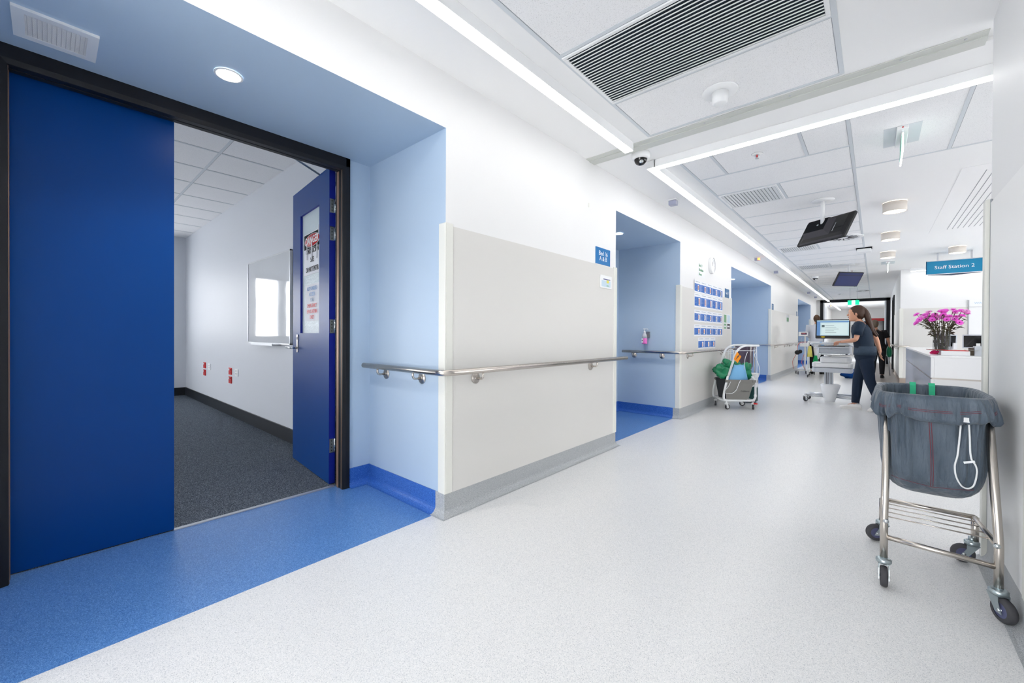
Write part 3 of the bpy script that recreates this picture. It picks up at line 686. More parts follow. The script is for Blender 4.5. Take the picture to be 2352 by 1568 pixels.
# teal hanging sign
t = thing('hanging_sign', 'teal three-sided sign reading Staff Station 2', 'sign', (1.115, 11.5, 2.36)); y0 = 11.5
m = MB(); pts = [(.74, y0), (1.49, y0), (1.115, y0+.30)]
m.prism(pts, 2.375, 2.63, 'teal', 'z'); m.prism([(.76, y0+.02), (1.47, y0+.02), (1.115, y0+.31)], 2.362, 2.376, 'teal_dark', 'z'); m.build('panels', t)
m = MB(); m.box((.735, y0-.008, 2.625), (1.495, y0+.004, 2.637), 'alu'); m.box((.735, y0-.008, 2.368), (1.495, y0+.004, 2.378), 'plastic_white'); m.box((.733, y0-.008, 2.368), (.741, y0+.004, 2.637), 'teal_dark'); m.box((1.489, y0-.008, 2.368), (1.497, y0+.004, 2.637), 'plastic_white'); m.build('edge_trim', t)
text('Staff Station 2', .088, 'text_white', t, frame((1.115, y0-.003, 2.50), (1, 0, 0), (0, 0, 1)), sx=1.08)
for x in (.9, 1.35): m = MB(); m.box((x-.01, y0+.05, 2.63), (x+.01, y0+.12, ZC), 'alu'); m.build('hanger', t)
# thin monitors on poles
from mathutils import Euler
def monitor_pose(c, yaw, tilt):
    yaw, tilt = math.radians(yaw), math.radians(tilt)
    u = Vector((math.cos(yaw), math.sin(yaw), 0)); f_ = Vector((math.sin(yaw), -math.cos(yaw), 0)); up = Vector((0, 0, math.cos(tilt)))+f_*math.sin(tilt)
    n = u.cross(up)
    return Matrix(((u.x, up.x, n.x, c[0]), (u.y, up.y, n.y, c[1]), (u.z, up.z, n.z, c[2]), (0, 0, 0, 1)))
t = thing('hanging_monitor', 'black monitor hung from the ceiling, its back to the corridor', 'monitor', (-.47, 6.2, 2.25))
X = monitor_pose((-.47, 6.2, 2.441), -35.8, -30.08); w2, h2 = .30, .174
m = MB(); m.rbox((-w2, -h2, -.03), (w2, h2, -.005), .012, 'black', X); m.build('screen_case', t)
m = MB(); m.rbox((-w2+.012, -h2+.012, -.0325), (w2-.012, h2-.012, -.030), .004, 'black_gloss', X); m.build('screen', t)
m = MB()
def frust(m, a, b, z0, z1, ins, mt, sd=None):
    (x0, y0_), (x1, y1_) = a, b; i = ins
    vs = [(x0, y0_, z0), (x1, y0_, z0), (x1, y1_, z0), (x0, y1_, z0), (x0+i[0], y0_+i[1], z1), (x1-i[2], y0_+i[1], z1), (x1-i[2], y1_-i[3], z1), (x0+i[0], y1_-i[3], z1)]
    m.add(vs, [(4, 5, 6, 7)], mt, False, X); m.add(vs, [(0, 1, 5, 4), (1, 2, 6, 5), (2, 3, 7, 6), (3, 0, 4, 7)], sd or mt, False, X)
frust(m, (-.27, -.145), (.28, .165), -.005, .012, (.04, .04, .04, .02), 'black')
frust(m, (-.225, -.105), (.10, .13), .012, .060, (.012, .055, .055, .01), 'black_matte', 'charcoal')
m.build('rear_housing', t)
m = MB(); m.box((.135, -.03, .012), (.245, .06, .014), 'black_gloss', X); m.box((.125, -.07, .013), (.13, .05, .0145), 'plastic_grey', X); m.build('port_panel', t)
m = MB(); m.lathe([(.011, 0), (.011, .003)], 'zinc', (-.06, .035, .060), 16, X); m.build('round_badge', t)
m = MB(); m.box((-.2, -h2-.004, -.028), (-.11, -h2+.001, -.008), 'charcoal', X); m.box((.05, -h2-.004, -.028), (.14, -h2+.001, -.008), 'charcoal', X); m.box((-.27, -h2+.0, -.006), (.27, -h2+.03, .0), 'charcoal', X); m.build('speaker_slots', t)
m = MB(); m.cyl((-.49, 6.20, ZC), (-.49, 6.20, 2.50), .022, 'plastic_white', 16); m.cyl((-.49, 6.20, 2.51), X @ Vector((0, .02, -.03)), .02, 'black', 10); m.build('pole', t)
m = MB(); m.lathe([(.115, -.004), (.112, -.012), (.03, -.02)], 'plastic_white', (-.49, 6.20, ZC), 28); m.build('ceiling_flange', t)
t = thing('hanging_monitor', 'far hanging monitor showing a dark blue screen', 'monitor', (-.48, 12, 2.28))
X = monitor_pose((-.474, 12.1, 2.451), 46.24, 31.39); w2, h2 = .2965, .172
m = MB(); m.rbox((-w2, -h2, -.03), (w2, h2, 0), .006, 'black', X); m.build('screen_case', t)
mat('screen_navy', srgb(16, 26, 62), .3, emit=srgb(24, 36, 88), es=.35); mat('screen_navy_band', srgb(10, 16, 45), .3, emit=srgb(14, 22, 60), es=.3)
m = MB(); m.box((-w2+.016, -h2+.016, 0), (w2-.016, h2-.016, .002), 'screen_navy', X); m.box((-w2+.016, h2-.085, .002), (w2-.016, h2-.06, .0025), 'screen_navy_band', X); m.build('screen', t)
m = MB(); m.cyl((-.477, 12.15, ZC), (-.477, 12.15, 2.50), .02, 'plastic_white', 12); m.build('pole', t)
m = MB(); m.lathe([(.115, -.004), (.11, -.012), (.03, -.02)], 'plastic_white', (-.477, 12.15, ZC), 28); m.build('ceiling_flange', t)

# ================================================================ things on the left wall
def wallplate(name, cat, label, y, z, w_, h_, m_, t_=.006, off=0.):
    t = thing(name, label, cat, (XL+off, y, z-h_/2)); m = MB(); m.box((XL+off, y-w_/2, z-h_/2), (XL+off+t_, y+w_/2, z+h_/2), m_); m.build('plate', t, bevel=.001); return t
t = wallplate('room_sign', 'sign', 'blue room sign reading Bed 16 A & B', 3.648, 1.93, .285, .162, 'sign_blue')
text('Bed 16\nA & B', .062, 'text_white', t, LW(3.648, 1.93, .0065), sx=1.0, line=.85)
t = wallplate('room_sign', 'sign', 'blue room sign reading Bed 17 beside the information sheets', 8.187, 1.922, .27, .162, 'sign_blue_dull')
text('Bed 17', .062, 'text_white', t, LW(8.187, 1.922, .0065))
t = wallplate('room_sign', 'sign', 'small blue room sign past the second clock-side alcove', 12.62, 1.92, .24, .155, 'sign_blue_dull'); text('Bed\n18', .055, 'text_white', t, LW(12.62, 1.92, .0065))
t = wallplate('room_sign', 'sign', 'small blue room sign just before the furthest alcove', 17.05, 1.92, .24, .155, 'sign_blue_dull'); text('Bed\n19', .055, 'text_white', t, LW(17.05, 1.92, .0065))
t = thing('notice_card', 'white framed card with a yellow spot below the Bed 16 sign', 'notice', (XL+.008, 3.69, 1.615)); m = MB(); m.box((XL+.008, 3.578, 1.618), (XL+.016, 3.81, 1.745), 'plastic_white'); m.build('holder', t, bevel=.002)
mat('card_blue', srgb(195, 215, 228), .5); mat('card_yellow', srgb(228, 220, 90), .5); mat('card_green', srgb(120, 170, 130), .5); mat('card_navy', srgb(50, 60, 130), .5)
m = MB(); x = XL+.0163
for (a, b, c_, d_, k, q) in ((3.60, 3.78, 1.632, 1.695, 'card_blue', .0), (3.635, 3.775, 1.703, 1.711, 'card_navy', 0), (3.70, 3.745, 1.672, 1.70, 'card_yellow', .0003), (3.70, 3.74, 1.640, 1.650, 'card_green', .0003)): m.box((x, a, c_), (x+.0004+q, b, d_), k)
m.build('insert', t)
# clock
t = thing('wall_clock', 'round white wall clock with grey-shaded rim above the sheets', 'clock', (XL, 7.19, 2.18)); X = frame((XL, 7.19, 2.298), (0, 1, 0), (0, 0, 1)); m = MB()
m.lathe([(.13, 0), (.135, .02), (.135, .045), (.124, .052), (.12, .040)], 'plastic_white', (0, 0, 0), 40, X, cap=False); m.build('rim', t)
m = MB(); m.lathe([(.121, .036), (.001, .036)], 'paper', (0, 0, 0), 40, X, cap=False)
for k in range(12): q = k*pi/6; m.box((.095*math.cos(q)-.003, .095*math.sin(q)-.003, .0362), (.095*math.cos(q)+.003, .095*math.sin(q)+.003, .0372), 'black', X)
m.build('face', t)
for l_, a_, w_ in ((.055, 95, .006), (.085, 80, .004)):
    m = MB(); m.box((-.01, -w_/2, .0375), (l_, w_/2, .0385), 'black', X @ Matrix.Rotation(math.radians(a_), 4, 'Z')); m.build('hand', t)
t = thing('paper_note', 'white note with three lines of green writing beside the clock', 'notice', (XL, 6.73, 2.06)); m = MB(); m.box((XL, 6.58, 2.06), (XL+.001, 6.88, 2.27), 'paper'); m.build('sheet', t)
mat('green_ink', srgb(40, 130, 70), .5)
text('Bed 17\nShoulder-\nBoom', .058, 'green_ink', t, LW(6.60, 2.165, .0012), align='LEFT', line=1.15, bold=.001)
# information sheets, five rows
ROWN = ['top', 'second', 'third', 'fourth', 'bottom']; CN = ['first', 'second', 'third', 'fourth', 'fifth']
rowz = [(1.993, 1.80), (1.795, 1.58), (1.545, 1.36), (1.325, 1.145), (1.125, .945)]
PIC = [srgb(180, 60, 50), srgb(220, 120, 100), srgb(240, 170, 140), srgb(90, 70, 70), srgb(200, 60, 90), srgb(240, 235, 230), srgb(70, 90, 150)]
for i, c_ in enumerate(PIC): mat('pic%d' % i, c_, .5)
rg = random.Random(3)
for r, (zt, zb) in enumerate(rowz):
    ys = [6.375+.300*k for k in range(5)] if r < 4 else [6.56+.30*k for k in range(3)]
    for k, y in enumerate(ys):
        w_ = .297; off = .0085+.0006*((k+r) % 3); x = XL+off
        nm = CN[k]+' from the door side'; 
        t = thing('information_sheet', 'blue and white information sheet, %s from the near end of the %s row' % (CN[k], ROWN[r]), 'poster', (x, y+w_/2, zb), group='blue information sheets on the wall')
        tilt = rg.uniform(-.02, .02); h_ = zt-zb-.004
        X = frame((x, y+w_/2, (zt+zb)/2), (0, 1, 0), (0, 0, 1)) @ Matrix.Rotation(tilt, 4, 'Z')
        m = MB(); m.cbox((0, 0, 0), (w_, h_, .0008), 'paper', X); m.build('sheet', t)
        m = MB(); bt = h_/2-.055; m.box((-w_/2+.012, -h_/2+.022, .0006), (w_/2-.008, bt, .001), 'paper_blue', X)
        m.box((-.10, h_/2-.026, .0006), (.10, h_/2-.019, .001), 'paper_head', X)
        for q in range(4): m.box((-w_/2+.02, bt-.022-.022*q, .001), (-w_/2+.02+rg.uniform(.07, .12), bt-.018-.022*q, .0012), 'paper_head', X)
        m.build('print', t)
        m = MB(); px = rg.choice([.03, .06, .07]); m.box((px-.030, -h_/2+.03, .0011), (px+.04, bt-.012, .0015), 'pic5', X)
        for q in range(rg.choice([1, 2, 3])): m.box((px-.026+.02*q, -h_/2+.045, .0016), (px-.012+.02*q, bt-.025, .0019), 'pic%d' % rg.choice([0, 1, 2, 3, 4, 6]), X)
        m.build('picture', t)
for (y0_, y1_, c1, c2, lb) in ((7.965, 8.15, 'card_green', 'paper', 'narrow green and white notice under the Bed 17 sign'), (8.18, 8.39, 'paper', 'charcoal', 'narrow white and dark brown notice at the panel edge')):
    t = thing('notice', lb, 'notice', (XL+.008, (y0_+y1_)/2, 1.27)); x = XL+.008; m = MB(); m.box((x, y0_, 1.27), (x+.001, y1_, 1.54), 'paper'); m.build('sheet', t)
    m = MB(); m.box((x+.001, y0_+.012, 1.39), (x+.0014, y1_-.012, 1.53), c1 if c1 != 'paper' else 'card_blue'); m.box((x+.001, y0_+.012, 1.28), (x+.0014, y1_-.012, 1.37), c2 if c2 != 'paper' else 'card_green'); m.box((x+.0014, y0_+.03, 1.31), (x+.0018, y1_-.04, 1.335), 'paper'); m.build('print', t)
t = thing('notice', 'small green notice on the beige panel beyond the second alcove', 'notice', (XL+.008, 15.1, 1.58)); m = MB(); x = XL+.008; m.box((x, 14.8, 1.58), (x+.001, 15.3, 1.80), 'paper'); m.build('sheet', t); m = MB(); m.box((x+.001, 14.85, 1.60), (x+.0014, 15.25, 1.72), 'card_green'); m.build('print', t)
# small wall box high above Bed 16
tag(MB().box((XL, 3.37, 2.355), (XL+.004, 3.385, 2.395), 'guard').build('wall_plug', bevel=.001), 'tiny pale plug left high on the wall above Bed 16', 'fixing')
# hand rub
t = thing('hand_rub_bottle', 'clear pump bottle of pink hand rub on the blue alcove wall', 'bottle', (-2.515, 5.74, 1.02)); bx, by = -2.515, 5.745
m = MB(); m.lathe([(.001, 0), (.036, 0), (.038, .01), (.038, .075), (.037, .082)], 'pink_fluid', (bx, by, 1.03), 20, sy=.7); m.build('liquid', t)
m = MB(); m.lathe([(.038, .082), (.037, .12), (.022, .15), (.014, .158)], 'clear_plastic', (bx, by, 1.03), 20, sy=.7); m.build('bottle', t)
m = MB(); m.lathe([(.016, 0), (.016, .022), (.006, .026), (.005, .055)], 'plastic_white', (bx, by, 1.188), 14); m.box((bx-.018, by-.01, 1.24), (bx+.02, by+.01, 1.252), 'plastic_white'); m.tube([(bx+.01, by, 1.246), (bx+.045, by, 1.246), (bx+.052, by, 1.232)], .005, 'plastic_white', 8); m.build('pump', t)
m = MB(); m.box((bx+.015, 5.77, 1.12), (bx+.06, 5.80, 1.205), 'steel_brushed'); m.build('bracket', t)
m = MB(); m.box((bx-.034, by-.0285, 1.045), (bx-.008, by-.0275, 1.11), 'paper'); m.box((bx-.028, by-.0295, 1.07), (bx-.016, by-.0285, 1.085), 'black'); m.build('bottle_label', t)

# ================================================================ room behind the doors
t = thing('whiteboard', 'glossy whiteboard on the wall of the room behind the door', 'whiteboard', (-5.27, 1.69, 1.03)); m = MB()
m.box((-5.94, 1.678, 1.045), (-4.60, 1.692, 2.025), 'whiteboard'); m.build('surface', t)
m = MB()
for (a, b) in (((-5.955, 1.672, 1.035), (-5.94, 1.698, 2.035)), ((-4.60, 1.672, 1.035), (-4.585, 1.698, 2.035)), ((-5.955, 1.672, 2.023), (-4.585, 1.698, 2.038)), ((-5.955, 1.672, 1.032), (-4.585, 1.698, 1.047))): m.box(a, b, 'alu')
m.build('frame', t)
m = MB(); m.box((-5.60, 1.61, 1.018), (-4.90, 1.69, 1.030), 'alu'); m.box((-5.60, 1.605, 1.018), (-4.90, 1.612, 1.04), 'alu'); m.build('pen_tray', t)
for i, (x, z, c_, lb) in enumerate(((-8.23, .63, 'red', 'red upper outlet plate of the pair nearer the back wall'), (-8.23, .51, 'red', 'red lower outlet plate of the pair nearer the back wall'), (-7.93, .62, 'plastic_white', 'white outlet plate beside the red pair nearer the back wall'),
        (-6.80, .62, 'red', 'red upper outlet plate of the pair nearer the whiteboard'), (-6.80, .498, 'red', 'red lower outlet plate of the pair nearer the whiteboard'), (-6.50, .617, 'plastic_white', 'white outlet plate beside the red pair nearer the whiteboard'))):
    t = thing('power_outlet', lb, 'outlet', (x, 1.69, z-.05), group='outlets on the room wall'); m = MB(); m.box((x-.062, 1.688, z-.048), (x+.062, 1.70, z+.048), c_); m.build('plate', t, bevel=.003)
    m = MB(); m.box((x-.04, 1.684, z+.012), (x-.015, 1.688, z+.035), 'plastic_white'); m.box((x+.015, 1.684, z+.012), (x+.04, 1.688, z+.035), 'red_dark' if c_ == 'red' else 'plastic_white'); m.build('switch', t)
    m = MB()
    for dx in (-.028, .028):
        for (a, b) in ((-.008, 0), (.008, 0), (0, -.014)): m.box((x+dx+a-.002, 1.687, z-.012+b-.004), (x+dx+a+.002, 1.688, z-.012+b+.004), 'black')
    m.build('sockets', t)

# ================================================================ staff station desk
mat('counter_top', srgb(240, 240, 240), .25)
t = thing('reception_desk', 'long white staff desk with grey side and low kick line', 'desk', (.8, 8.4, 0))
m = MB(); m.box((.434, 6.17, .935), (.80, 10.95, .955), 'counter_top'); m.box((.80, 6.17, .935), (3.6, 6.60, .955), 'counter_top'); m.build('counter_top', t)
m = MB(); m.box((.438, 6.172, .722), (.462, 10.95, .934), 'laminate_metal', faces={'-y': 'laminate'}); m.build('side_upper_panel', t)
m = MB(); m.box((.463, 6.172, .722), (3.6, 6.195, .934), 'laminate'); m.build('front_upper_panel', t)
m = MB(); m.box((.446, 6.18, .705), (3.6, 6.21, .722), 'steel_brushed'); m.box((.446, 6.211, .705), (.47, 10.95, .722), 'steel_brushed'); m.build('reveal_strip', t)
m = MB(); m.box((.438, 6.172, .0), (.462, 10.95, .705), 'laminate_metal', faces={'-y': 'laminate_grey'}); m.build('side_lower_panel', t)
m = MB(); m.box((.463, 6.172, .0), (3.6, 6.195, .705), 'laminate_grey'); m.build('front_lower_panel', t)
m = MB(); m.box((.80, 6.62, .70), (1.6, 10.9, .73), 'laminate'); m.box((1.55, 6.62, 0), (1.6, 10.9, .70), 'laminate'); m.box((.78, 6.62, 0), (.80, 10.9, .935), 'laminate'); m.build('work_surface', t)
# vase of pink flowers
mat('petal', srgb(250, 105, 228), .6); mat('petal_pale', srgb(246, 170, 228), .6); mat('petal_core', srgb(150, 40, 120), .7); mat('stem_green', srgb(78, 74, 42), .6); mat('leaf_brown', srgb(66, 54, 40), .6); mat('leaf_green', srgb(74, 78, 46), .6)
mat('vase_glass', srgb(120, 128, 134), .04, alpha=.14, spec=.9); mat('vase_stuff', srgb(92, 82, 88), .5)
vx, vy, vz = .56, 6.72, .956
t = thing('flower_vase', 'glass cylinder vase on the desk holding pink daisies', 'vase', (vx, vy, vz))
m = MB(); m.lathe([(.001, .004), (.070, .004), (.073, .0), (.074, .01), (.074, .262), (.071, .262), (.071, .012), (.001, .012)], 'vase_glass', (vx, vy, vz), 36); m.build('glass', t)
m = MB(); m.lathe([(.0745, 0), (.0745, .010)], 'red_dark', (vx, vy, vz), 36); m.build('red_foot', t)
rg = random.Random(11)
m = MB()
for k in range(26):
    a = rg.uniform(0, 2*pi); r = rg.uniform(.01, .05); m.ball((vx+r*math.cos(a), vy+r*math.sin(a), vz+rg.uniform(.03, .22)), (rg.uniform(.012, .024), rg.uniform(.012, .02), rg.uniform(.02, .04)), rg.choice(['vase_stuff', 'leaf_brown', 'leaf_brown']), 5)
m.build('foliage_in_vase', t)
for k in range(40):
    a = 2*pi*k/40*3.7; q = (k+.5)/40; R_ = .225*math.sqrt(q)*rg.uniform(.85, 1.05)
    hx, hy = vx-.002+R_*math.cos(a)*1.0, vy+R_*math.sin(a)*.75; hz = vz+.44-.25*(R_/.225)**2*.28+rg.uniform(-.075, .055)+.03
    fl = MB(); p0 = Vector((vx+.05*math.cos(a), vy+.05*math.sin(a), vz+.05)); p1 = Vector((vx+.066*math.cos(a), vy+.066*math.sin(a), vz+.262)); p2 = Vector((hx, hy, hz))
    fl.tube([p0, p1, (p1*.45+p2*.55)+Vector((0, 0, .012)), p2], .0026, 'stem_green', 5); s = fl.build('stem', t)
    fl = MB(); nrm = ((p2-p1).normalized()+Vector((-.25, -.75, .25))*rg.uniform(.4, 1)).normalized(); X = Matrix.Translation(p2) @ nrm.to_track_quat('Z', 'Y').to_matrix().to_4x4()
    np_ = 15; fr = rg.uniform(.030, .042); c_ = rg.choice(['petal']*5+['petal_pale'])
    for lay in (0, 1):
        for i in range(np_):
            b = 2*pi*(i+.5*lay)/np_; L_ = fr*(1-.22*lay); wd = fr*.16; ca, sa = math.cos(b), math.sin(b); up = .004+.012*lay
            P_ = lambda r_, w_, h_: (r_*ca-w_*sa, r_*sa+w_*ca, h_)
            fl.add([P_(.004, -wd*.4, 0), P_(.004, wd*.4, 0), P_(L_*.65, wd, up), P_(L_, wd*.3, up*.9), P_(L_, -wd*.3, up*.9), P_(L_*.65, -wd, up)], [(0, 1, 2, 5), (5, 2, 3, 4)], c_, True, X)
    fl.build('bloom', t)
    fl = MB(); fl.ball(tuple(p2+nrm*.006), .007, 'petal_core', 5); fl.build('bloom_centre', t)
lv = MB()
for k in range(340):
    a = rg.uniform(0, 2*pi); q = rg.uniform(0, 1); R_ = .06+.13*q*rg.uniform(.4, 1); c_ = Vector((vx+R_*math.cos(a), vy+R_*math.sin(a)*.8, vz+.25+.15*q+rg.uniform(-.06, .06)))
    d_ = Vector((math.cos(a), math.sin(a), rg.uniform(-.7, .8))).normalized(); u_ = d_.cross(Vector((rg.uniform(-1, 1), rg.uniform(-1, 1), 1))).normalized(); L_ = rg.uniform(.03, .06); w_ = L_*.17
    lv.add([c_, c_+d_*L_*.5+u_*w_, c_+d_*L_, c_+d_*L_*.5-u_*w_], [(0, 1, 2, 3)], rg.choice(['leaf_brown', 'leaf_green', 'leaf_brown']))
o = lv.build('leaves', t); o['kind'] = 'stuff'
# things standing on the counter
t = thing('document_tray', 'low white box on the desk topped with red folders', 'tray', (.63, 6.45, .956)); m = MB(); m.box((.525, 6.33, .956), (.735, 6.60, 1.002), 'plastic_white'); m.build('box', t, bevel=.002)
m = MB(); m.box((.545, 6.34, 1.002), (.725, 6.58, 1.008), 'red'); m.box((.56, 6.35, 1.008), (.71, 6.57, 1.012), 'red_dark', Matrix.Rotation(.02, 4, 'Z')); m.build('folder', t)
m = MB(); m.box((.64, 6.36, 1.013), (.74, 6.50, 1.016), 'panel', Matrix.Translation((0, .0, 0)) @ Matrix.Rotation(-.01, 4, 'Z')); m.build('loose_paper', t)
tag(MB().rbox((.772, 6.40, .956), (.826, 6.50, 1.055), .006, 'plastic_grey').build('box', bevel=.003), 'small upright grey box next to the dark holder on the desk', 'box')
tag(MB().box((.742, 6.40, .956), (.768, 6.52, 1.035), 'leaf_brown').build('pen_holder', bevel=.002), 'dark brown holder between white tray and grey box', 'holder')
t = thing('gift_wrap', 'crumpled magenta gift wrap beside the vase foot', 'wrapping', (.48, 6.45, .956)); m = MB()
mat('magenta', srgb(235, 40, 120), .5)
for k in range(7): m.ball((.465+.006*k, 6.44+.01*(k % 3), .975+.006*(k % 4)), (.018, .012, .012), 'magenta', 5, noise_amp=.006, seed=k)
m.build('crumple', t); m = MB(); m.box((.44, 6.38, .956), (.50, 6.42, .958), 'petal_pale'); m.build('loose_petals', t)
tag(MB().box((.50, 6.24, .956), (.80, 6.31, .9575), 'paper').build('paper_sheet'), 'flat white paper strip at the front edge of the desk', 'paper')
def deskmon(x0, x1, y, lb, yaw):
    cx = (x0+x1)/2; t = thing('desk_monitor', lb, 'monitor', (cx, y, .73)); X = Matrix.Translation((cx, y, 1.095)) @ Matrix.Rotation(yaw, 4, 'Z') @ Matrix.Rotation(.10, 4, 'X'); w_ = (x1-x0)/2
    m = MB(); m.box((-w_, -.01, -.085), (w_, .02, .085), 'plastic_grey', X); m.build('bezel', t, bevel=.004)
    m = MB(); m.box((-w_+.012, -.0125, -.07), (w_-.014, -.010, .073), 'black_gloss', X); m.build('screen', t)
    m = MB(); m.box((cx-.03, y+.01, .74), (cx+.03, y+.04, 1.02), 'plastic_grey'); m.box((cx-.1, y-.07, .73), (cx+.1, y+.09, .745), 'plastic_grey'); m.build('stand', t)
    m = MB(); m.box((w_*.35, -.05, -.10), (w_*.35+.035, -.02, -.02), 'plastic_white', X); m.build('handset', t)
deskmon(.815, .985, 7.6, 'right-hand dark desk monitor with pale bezel behind the tray', -.12); deskmon(.66, .80, 7.9, 'dark desk monitor directly behind the vase', .25)
# white board panel on the station's back wall
t = thing('station_board', 'white wall board with faint blue WARD heading behind the desk', 'board', (2.2, 13.93, .98)); m = MB(); m.box((1.59, 13.915, .98), (2.9, 13.932, 1.835), 'plastic_white'); m.box((1.59, 13.915, 1.84), (2.9, 13.932, 1.99), 'plastic_white'); m.build('panel', t)
mat('pale_blue_ink', srgb(185, 215, 235), .5); text('WARD 2', .058, 'pale_blue_ink', t, frame((1.80, 13.913, 1.92), (1, 0, 0), (0, 0, 1)), sx=1.2)
m = MB(); m.box((1.58, 13.91, .98), (1.592, 13.933, 1.995), 'alu'); m.box((1.58, 13.91, 1.833), (2.9, 13.933, 1.842), 'alu'); m.build('edge_trim', t)

# ================================================================ casters
def caster(parent, x, y, ztop, r, w, yaw, fork='zinc', tyre='rubber', hub='hub_blue', trail=.03, name='caster'):
    X = Matrix.Translation((x, y, 0)) @ Matrix.Rotation(yaw, 4, 'Z')
    m = MB(); m.lathe([(r*.45, ztop-.012), (r*.62, ztop-.018), (r*.62, ztop-.03), (r*.5, ztop-.036), (.001, ztop-.036)], fork, (0, 0, 0), 20, X)
    m.cyl((0, 0, ztop-.015), (0, 0, ztop+.005), r*.3, fork, 12, X=X)
    for s in (-1, 1):
        y0, y1 = sorted((s*(w/2+.003), s*(w/2+.006)))
        m.prism([(-r*.55, ztop-.034), (r*.5, ztop-.034), (r*.5+.0, ztop-.055), (trail*1.0+.014, r-.012), (trail-.014, r-.010)], y0, y1, fork, 'y', X)
    m.box((-r*.55, -w/2-.006, ztop-.037), (r*.5, w/2+.006, ztop-.033), fork, X)
    m.cyl((trail, -w/2-.008, r), (trail, w/2+.008, r), .007, 'chrome', 8, X=X)
    c = m.build(name, parent)
    W_ = X @ Matrix.Translation((trail, 0, r)) @ Matrix.Rotation(pi/2, 4, 'X')
    m = MB(); m.lathe([(r*.62, -w/2), (r*.88, -w/2), (r*.98, -w*.3), (r, 0), (r*.98, w*.3), (r*.88, w/2), (r*.62, w/2)], tyre, (0, 0, 0), 28, W_, cap=False); m.build('tyre', c)
    m = MB(); m.lathe([(.001, -w*.42), (r*.25, -w*.46), (r*.55, -w*.36), (r*.63, -w*.44), (r*.63, w*.44), (r*.55, w*.36), (r*.25, w*.46), (.001, w*.42)], hub, (0, 0, 0), 24, W_); m.build('hub', c)
    return c

# ================================================================ linen skip in the foreground
mat('bag_grey', srgb(92, 102, 114), .55, sheen=.2)
def bagmat():
    m = MATS['bag_grey']; nt = m.node_tree; b = nt.nodes['Principled BSDF']
    tc = nt.nodes.new('ShaderNodeTexCoord'); wv = nt.nodes.new('ShaderNodeTexWave'); wv.inputs['Scale'].default_value = 28; wv.inputs['Distortion'].default_value = 1.5
    n = nt.nodes.new('ShaderNodeTexNoise'); n.inputs['Scale'].default_value = 18; n.inputs['Detail'].default_value = 4
    mp = nt.nodes.new('ShaderNodeMapping'); mp.inputs['Scale'].default_value = (1, 1, .22)
    nt.links.new(tc.outputs['Object'], mp.inputs[0]); nt.links.new(mp.outputs[0], n.inputs['Vector']); nt.links.new(tc.outputs['Object'], wv.inputs['Vector'])
    r = nt.nodes.new('ShaderNodeValToRGB'); r.color_ramp.elements[0].color = srgb(62, 76, 90); r.color_ramp.elements[1].color = srgb(92, 104, 117); r.color_ramp.elements[0].position = .3; r.color_ramp.elements[1].position = .7
    nt.links.new(n.outputs[0], r.inputs[0]); nt.links.new(r.outputs[0], b.inputs['Base Color'])
    bp = nt.nodes.new('ShaderNodeBump'); bp.inputs['Strength'].default_value = 1.; bp.inputs['Distance'].default_value = .03
    nt.links.new(n.outputs[0], bp.inputs['Height']); nt.links.new(bp.outputs[0], b.inputs['Normal'])
bagmat()
mat('seam_red', srgb(130, 50, 62), .7); mat('tab_green', srgb(45, 190, 140), .6); mat('cord_white', srgb(236, 238, 240), .7)
SK = thing('linen_skip', 'stainless wheeled linen skip holding a grey fabric bag', 'linen skip', (.2, 2.85, 0))
LX, RXk, YN, YF = .036, .384, 2.575, 3.11
EX = 5.0
RZ = .872; cx, cy, ha, hb = .1955, 2.862, .182, .288
def sup(th, a, b, e=3.2):
    c, s = math.cos(th), math.sin(th); return (a*math.copysign(abs(c)**(2/e), c), b*math.copysign(abs(s)**(2/e), s))
hoop = [Vector((cx+sup(2*pi*k/48, ha, hb, EX)[0], cy+sup(2*pi*k/48, ha, hb, EX)[1], RZ)) for k in range(48)]
m = MB(); m.tube(hoop, .009, 'steel', 10, closed=True); m.build('hoop', SK)
for x, s in ((LX, 1), (RXk, -1)):
    m = MB(); m.tube(arc_path([(x, YN, .128), (x, YN, .30), (x+(.010 if s > 0 else -.024), YN+.075, RZ-.012)], .03, 3), .0145, 'steel', 16); m.ball((x+s*.006, YN-.008, .298), .0115, 'chrome', 8); m.build('leg', SK)
    m = MB(); m.cyl((x, YF, .118), (x, YF, .238), .0145, 'steel', 16); m.build('leg', SK)
    m = MB(); m.tube(arc_path([(x, YN+.005, .292), (x+s*.004, YF-.02, .236), (x, YF, .236)], .02, 3), .0115, 'steel', 12); m.build('side_rail', SK)
m = MB(); m.cyl((LX, YF, .238), (RXk, YF, .238), .0115, 'steel', 12); m.build('far_rail', SK)
m = MB(); m.cyl((LX, YN, .222), (RXk, YN, .208), .0115, 'steel', 12); m.build('near_rail', SK)
for k in range(4):
    y = YF-.100-.105*k; z = .236+(.292-.236)*(YF-y)/(YF-YN); m = MB(); m.cyl((LX, y, z), (RXk, y, z), .003, 'steel', 8); m.build('shelf_rod', SK)
caster(SK, LX, YN, .135, .046, .026, math.radians(-88), trail=.02); caster(SK, RXk, YN, .135, .048, .030, math.radians(-60), trail=.025)
caster(SK, LX, YF, .13, .046, .026, math.radians(205), trail=.03); caster(SK, RXk-.01, YF, .13, .046, .026, math.radians(190), trail=.032)
def bagrad(th, z, fold):
    """wrinkle factor"""
    return 1+fold*(.4*math.sin(11*th+3*z+2*math.sin(2*th))+.26*math.sin(31*th-3*z+1)+.14*math.sin(53*th+6*z)+.6*noise.noise(Vector((6*math.cos(th), 6*math.sin(th), z*4)))+.3*noise.noise(Vector((14*math.cos(th), 14*math.sin(th), z*9+3))))
NB = 260
